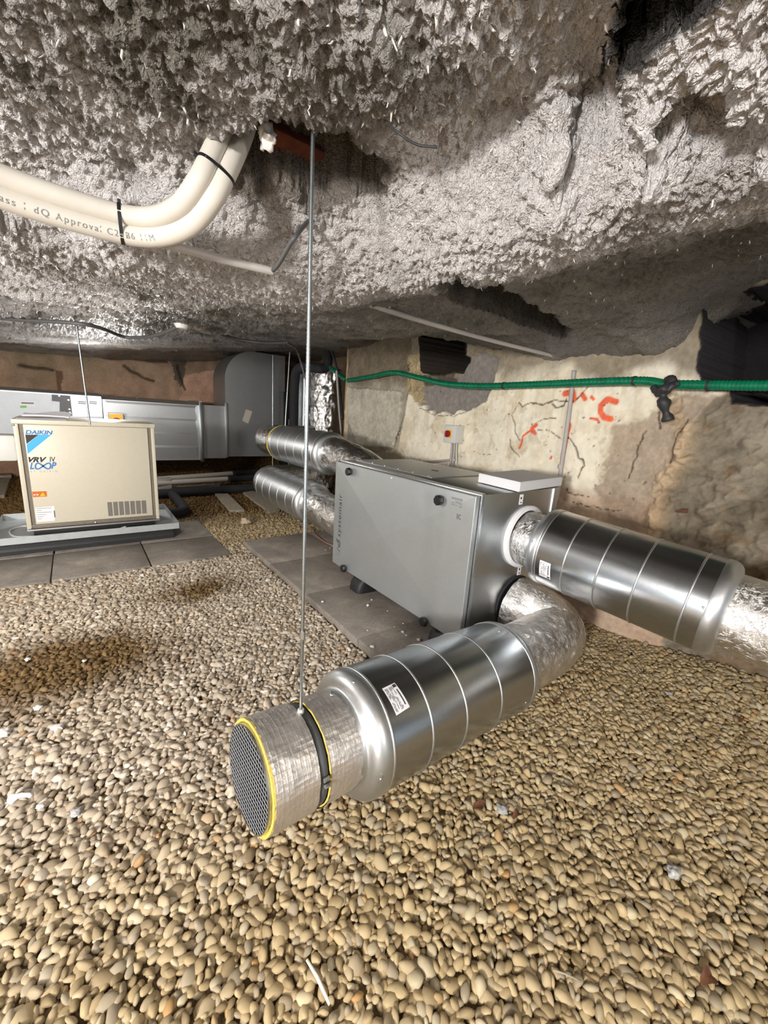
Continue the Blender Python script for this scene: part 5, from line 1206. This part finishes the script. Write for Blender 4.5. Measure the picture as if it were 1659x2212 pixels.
# ---- alcove: tall foil wrapped riser, insulated black pipe, bright pipes, cables
rc = at_y(5.05, 704, 860); rs_ = thing('foil_riser_duct', 'tall bright foil wrapped vertical duct in the corner', 'duct', (rc[0], rc[1], 0))
rcr = crinkle(0.02, 0.05, 61, (1, 1, 0.6)); MB().lathe((rc[0], rc[1], 0), (0, 0, 1), [(z, 0.205) for z in np.linspace(0.0, 1.70, 110)], 110, False, True, disp=rcr).build('foil_wrap', M['foil_far'], rs_, 179)
for i, px in enumerate((646, 657)):
    c = at_y(5.2, px, 850); tag(MB().lathe((c[0], c[1], 0), (0, 0, 1), [(0, 0.030), (1.62, 0.030)], 20, True, True).build('bright_pipe', M['zinc_rod'], None, 40, (c[0], c[1], 0)), 'polished vertical pipe left of the foil riser, %s one' % ['outer', 'inner'][i], 'pipe')
bp = [at_y(5.1, 634, 960), at_y(5.1, 635, 880), at_y(5.08, 637, 825), at_y(5.0, 642, 800), at_y(4.85, 660, 792), at_y(4.72, 690, 796), at_y(4.70, 705, 792), at_y(4.70, 709, 770), at_y(4.70, 711, 740)]
bp = [np.array([bp[0][0], bp[0][1], 0.05])] + bp
tag(MB().tube(spline(bp, 90), 0.058, 20).build('insulated_pipe', M['black_foam'], None, 179, tuple(bp[0])), 'thick black insulated pipe rising beside the duct bend', 'pipe')
c = at_y(5.9, 618, 880); tag(MB().box((c[0] - 0.06, 5.85, 0), (c[0] + 0.10, 6.0, 1.40), 0.004).build('dark_post', M['black_plastic'], None, 30, (c[0], 5.9, 0)), 'black upright panel next to the grey duct bend', 'panel')
c = at_y(5.6, 630, 905); tag(MB().box((c[0] - 0.035, 5.55, 0), (c[0] + 0.045, 5.63, 1.02), 0.004).build('pale_post', simple('dusty_post', srgb(150, 140, 122), 0.7, 0, 0.2, 20), None, 30, (c[0], 5.6, 0)), 'dusty pale upright in front of the black panel', 'post')
line('sagging_cable', [at_z(1.64, 462, 712), at_z(1.62, 500, 730), at_z(1.61, 560, 740), at_z(1.60, 618, 740)], 0.011, M['cable'], 'black cable sagging under the ceiling left of the long rod', 'cable')
line('hanging_cable', [at_z(1.60, 618, 740), at_y(4.0, 640, 755), at_y(4.0, 652, 790), at_y(4.0, 662, 830), at_y(4.0, 672, 880)], 0.010, M['cable_grey'], 'dark cable dropping from the ceiling in front of the foil riser', 'cable')
line('corner_cable', [at_y(4.6, 716, 755), at_y(4.5, 728, 800), at_y(4.4, 736, 860), at_y(4.3, 740, 905)], 0.016, M['cable'], 'black cable hanging down at the wall corner', 'cable')
line('corner_conduit', [at_y(4.35, 727, 800), at_y(4.35, 732, 880), at_y(4.35, 738, 960), (at_y(4.35, 738, 960) + np.array([0, 0, -0.5]))], 0.012, M['conduit'], 'thin pale conduit at the wall corner beside the foil riser', 'conduit')
# ---- far left ceiling cable, rods
line('swag_cable', [at_z(1.60, -60, 682), at_z(1.58, 60, 692), at_z(1.57, 160, 698), at_z(1.57, 215, 708), at_z(1.56, 270, 728), at_z(1.56, 320, 728), at_z(1.58, 360, 716), at_z(1.60, 385, 705)], 0.011, M['cable_grey'], 'grey cable sagging below the far ceiling above the beige cabinet', 'cable', n=80)
cc_ = at_z(1.60, 393, 706); tag(MB().lathe(cc_ + np.array([0, 0, -0.01]), (0, 0, 1), [(0, 0.030), (0.02, 0.042), (0.05, 0.045)], 24, True).build('ceiling_rose', M['white_plastic'], None, 40, tuple(cc_)), 'small white round fitting on the far ceiling', 'fitting')
a = at_z(1.585, 164, 697); b = at_d(np.dot(a - CAM, CF) * 1.0, 177, 896)
rod(np.array([a[0] + 0.02, a[1], 0.985]), a + np.array([0, 0, 0.03]), 0.0055, 'thin rod from the ceiling down behind the beige cabinet', thread=False)
b = at_y(4.55, 589, 925); rod((b[0], b[1], 0.30), (b[0], b[1], 1.72), 0.0055, 'left of the two thin rods by the upper rear silencer', thread=False)
b = at_y(3.98, 620, 925); rod((b[0] - 0.02, b[1], 0.99), (b[0] + 0.02, b[1], 1.70), 0.0055, 'thin rod holding the upper rear silencer', thread=False)
# ---- pipes, boards and bits on the floor behind the cabinet
zz = 0.10
def floor_pipe(x0, y0, x1, y1, z, r, mat, label, name):
    a, b = at_z(z, x0, y0), at_z(z, x1, y1); return tag(MB().tube(np.array([a, (a + b) / 2, b]), r, 18).build(name, mat, None, 40, tuple((a + b) / 2)), label, 'pipe')
floor_pipe(330, 1068, 600, 1050, 0.07, 0.055, M['black_foam'], 'thick black insulated pipe along the floor behind the cabinet', 'insulated_pipe')
floor_pipe(340, 1035, 513, 1022, 0.14, 0.035, M['pipe_white'], 'upper white insulated pipe on the floor behind the cabinet', 'white_pipe')
floor_pipe(340, 1044, 500, 1034, 0.12, 0.035, M['pipe_white'], 'lower white insulated pipe on the floor behind the cabinet', 'white_pipe')
floor_pipe(505, 1024, 640, 1013, 0.14, 0.050, M['black_foam'], 'black pipe continuing from the upper white pipe', 'black_pipe')
floor_pipe(495, 1036, 640, 1024, 0.12, 0.045, M['black_foam'], 'black pipe continuing from the lower white pipe', 'black_pipe')
jb = at_z(0.06, 352, 1052); tag(MB().box(jb - np.array([0.10, 0.05, 0.06]), jb + np.array([0.10, 0.05, 0.12]), 0.008).build('junction_box', M['grey_plastic'], None, 30, tuple(jb - np.array([0, 0, 0.06]))), 'grey junction box on the pipes right of the cabinet', 'box')
line('drain_pipe', [at_z(0.07, 372, 1068), at_z(0.06, 388, 1085), at_z(0.05, 398, 1102), at_z(0.06, 372, 1108), at_z(0.09, 345, 1098)], 0.05, M['black_foam'], 'short black pipe bend on the floor beside the steel tray', 'pipe', seg=16)
def plank(pts, z, label, th=0.03):
    c = [at_z(z, *p) for p in pts]; V = [q for q in c] + [q - np.array([0, 0, th]) for q in c]
    o = make('timber_board', V, [(0, 1, 2, 3), (7, 6, 5, 4), (0, 4, 5, 1), (1, 5, 6, 2), (2, 6, 7, 3), (3, 7, 4, 0)], M['wood'], None, None, tuple(sum(c) / 4 - np.array([0, 0, th])))
    bm = bmesh.new(); bm.from_mesh(o.data); bmesh.ops.recalc_face_normals(bm, faces=bm.faces); bm.to_mesh(o.data); bm.free(); return tag(o, label, 'board', 'timber boards on the floor')
plank(((497, 1102), (528, 1101), (492, 1066), (464, 1066)), 0.035, 'left grey timber board lying on the gravel under the black pipe')
plank(((582, 1105), (604, 1101), (548, 1060), (525, 1063)), 0.035, 'right grey timber board lying on the gravel under the black pipe')
plank(((360, 1054), (475, 1049), (476, 1042), (362, 1046)), 0.03, 'long pale board on the floor between white and black pipes')
plank(((0, 1070), (9, 1069), (22, 1032), (-40, 1031)), 0.04, 'pale slab end at the left edge beyond the cabinet', 0.045)
plank(((-60, 1030), (24, 1026), (30, 1009), (-60, 1010)), 0.06, 'grey board at the left edge behind the pale slab', 0.05)
ps = at_z(0.03, 533, 1127); clod(ps, 0.045, 9, 'large pale stone on the gravel between the slabs', 'stone', 0.7, simple('pale_stone', srgb(190, 172, 146), 0.8, 0, 0.1))
# pink wire by the unit
line('pink_wire', [at_z(0.02, 668, 1140), at_z(0.056, 682, 1155), at_z(0.056, 700, 1170), at_z(0.07, 722, 1179)], 0.004, M['pink_wire'], 'thin pink and white wire on the slab left of the silver unit', 'wire', n=24, seg=8)
# crumbs of plaster on slabs and gravel
for i, (px, py, r, z) in enumerate(((697, 1300, 0.008, 0.052), (795, 1308, 0.008, 0.052), (803, 1296, 0.005, 0.052), (837, 1320, 0.004, 0.052), (804, 1397, 0.010, 0.052), (870, 1366, 0.008, 0.052), (877, 1373, 0.005, 0.052), (905, 1383, 0.010, 0.052), (871, 1347, 0.004, 0.052), (852, 1354, 0.004, 0.052), (794, 1362, 0.004, 0.052), (713, 1184, 0.005, 0.052), (703, 1188, 0.005, 0.052), (760, 1190, 0.006, 0.052))):
    p = at_z(z, px, py); clod(p + np.array([0, 0, r * 0.3]), r, 20 + i, 'tiny white plaster crumb lying on the grey slabs', 'plaster_crumb', 0.6)['group'] = 'plaster crumbs on the slabs by the unit'
for i, (px, py, r, lab) in enumerate(((82, 1530, 0.012, 'small white fibre lump on the damp gravel at the left'), (124, 1572, 0.018, 'pale jagged fibre lump at the left, larger of two'), (60, 1425, 0.010, 'white scrap on the dark damp gravel, leftmost'), (182, 1428, 0.008, 'tiny white scrap on the dark damp gravel'), (8, 1585, 0.02, 'white lump of fibre at the left frame edge'),
    (88, 1742, 0.010, 'white fluff beside the twisted plastic scrap'), (1455, 1885, 0.016, 'grey flat chip of stone at the lower right'), (1085, 1750, 0.016, 'grey white stone between the two dry leaves'), (1445, 1498, 0.012, 'pale chip on the gravel under the right silencer'), (165, 1755, 0.014, 'greyish lump of plaster at the lower left'))):
    p = at_z(0.014, px, py); clod(p + np.array([0, 0, r * 0.2]), r, 40 + i, lab, 'plaster_lump', 0.5, M['crumb'] if i < 6 else M['grey_plastic'])
a, b = at_z(0.028, 663, 2073), at_z(0.020, 712, 2170)
tag(MB().tube(np.array([a, (a * 0.55 + b * 0.45) + np.array([0.002, 0, 0.002]), b]), np.array([0.0032, 0.004, 0.003]), 8).build('white_stick', M['stick'], None, 179, tuple(b)), 'thin white plastic stick lying on the near pebbles', 'stick')
a, b = at_z(0.02, 20, 1728), at_z(0.022, 70, 1718); tag(MB().tube(spline([a, (a + b) / 2 + np.array([0, 0, 0.008]), b], 12), [0.010, 0.013, 0.012, 0.010, 0.008, 0.007, 0.007, 0.006, 0.006, 0.005, 0.005, 0.004], 8, True, crinkle(0.003, 0.01, 71)).build('plastic_scrap', M['paper'], None, 179, tuple(a)), 'twisted scrap of white plastic on the gravel at the left', 'scrap')
for i, (x0, y0, x1, y1) in enumerate(((1195, 2095, 1255, 2120), (505, 1465, 540, 1445))):
    a, b = at_z(0.024, x0, y0), at_z(0.022, x1, y1); tag(MB().tube(np.array([a, (a + b) / 2 + np.array([0, 0, 0.003]), b]), 0.0022, 6).build('twig', M['wood'], None, 179, tuple(a)), ['dry twig on the gravel at the lower right', 'thin straw on the gravel left of the near silencer'][i], 'twig')
def leaf(px, py, r, rz, label):
    c = at_z(0.024, px, py); V = []; F_ = []; n = 14
    for s_ in (0.0, 0.0008):
        V.append(c + np.array([0, 0, s_]))
        for j in range(n):
            a = j / n * 2 * math.pi; q = r * (0.75 + 0.35 * math.cos(a * 3 + rz) * 0.5 + 0.2 * math.sin(a * 7)); V.append(c + np.array([q * math.cos(a + rz) * 1.25, q * math.sin(a + rz) * 0.8, s_ + 0.006 * math.sin(a * 2 + rz)]))
    m_ = n + 1
    for j in range(n): k_ = (j + 1) % n; F_ += [(m_, m_ + 1 + j, m_ + 1 + k_), (0, 1 + k_, 1 + j), (1 + j, 1 + k_, m_ + 1 + k_, m_ + 1 + j)]
    tag(make('dry_leaf', V, F_, M['leaf'], None, 60, tuple(c)), label, 'leaf', 'dry leaves')
leaf(1035, 1740, 0.022, 0.4, 'dark brown dry leaf on the gravel in front of the near silencer'); leaf(1117, 1758, 0.018, 1.5, 'small orange brown dry leaf right of the darker leaf'); leaf(1600, 1552, 0.018, 2.2, 'reddish dry leaf on the gravel by the right edge'); leaf(1530, 2110, 0.022, 0.9, 'brown dry leaf at the lower right corner of the gravel')
leaf(1200, 1512, 0.02, 2.8, 'brown dry leaf on the gravel beside the foil elbow')
c = at_x(XW - 0.06, 1472, 1100); V = [c, c + np.array([-0.01, -0.03, 0.005]), c + np.array([-0.012, -0.035, -0.012]), c + np.array([0, 0.03, -0.022])]; V = V + [q + np.array([0.002, 0, 0]) for q in V]
tag(make('wall_leaf', V, [(0, 1, 2, 3), (7, 6, 5, 4), (0, 4, 5, 1), (1, 5, 6, 2), (2, 6, 7, 3), (3, 7, 4, 0)], M['leaf'], None, None, tuple(c)), 'reddish leaf stuck on the grey rough wall', 'leaf')
# clear plastic scrap below the foil end
# ---- wisps of fibre hanging from the ceiling edges
rw = np.random.default_rng(5); V = []; F_ = []
spots = [(px, py) for px in range(0, 1659, 9) for py in (300, 560, 610, 640, 700, 745)]
dsp = np.stack([CX, CY], -1).reshape(-1, 2); allz = P_CEIL.reshape(-1, 3); kx, ky, kz = project(allz); okc = np.where((kx > 0) & (kx < 1659) & (ky > 0) & (ky < 780) & (kz > 0.3))[0]
hang = okc[rw.integers(0, len(okc), 420)]
for i in hang:
    p = allz[i]; L = rw.uniform(0.005, 0.014) * (0.8 + 0.4 * (kz[i] > 1.2)); r = rw.uniform(0.0012, 0.0032); tip = p + np.array([rw.normal(0, 0.006), rw.normal(0, 0.006), -L]); b0 = len(V)
    for j in range(4): a = j * math.pi / 2 + rw.uniform(0, 1); V.append(p + np.array([r * math.cos(a), r * math.sin(a), 0.004]))
    mid = (p + tip) / 2 + rw.normal(0, 0.002, 3)
    for j in range(4): a = j * math.pi / 2; V.append(mid + np.array([r * 0.8 * math.cos(a), r * 0.8 * math.sin(a), 0]))
    V.append(tip)
    for j in range(4): k_ = (j + 1) % 4; F_ += [(b0 + j, b0 + k_, b0 + 4 + k_, b0 + 4 + j), (b0 + 4 + j, b0 + 4 + k_, b0 + 8)]
fw = make('fibre_wisps', V, F_, simple('fibre_white', srgb(214, 210, 205), 0.5), co, 179); fw['kind'] = 'stuff'; fw['label'] = 'white wisps of fibre'
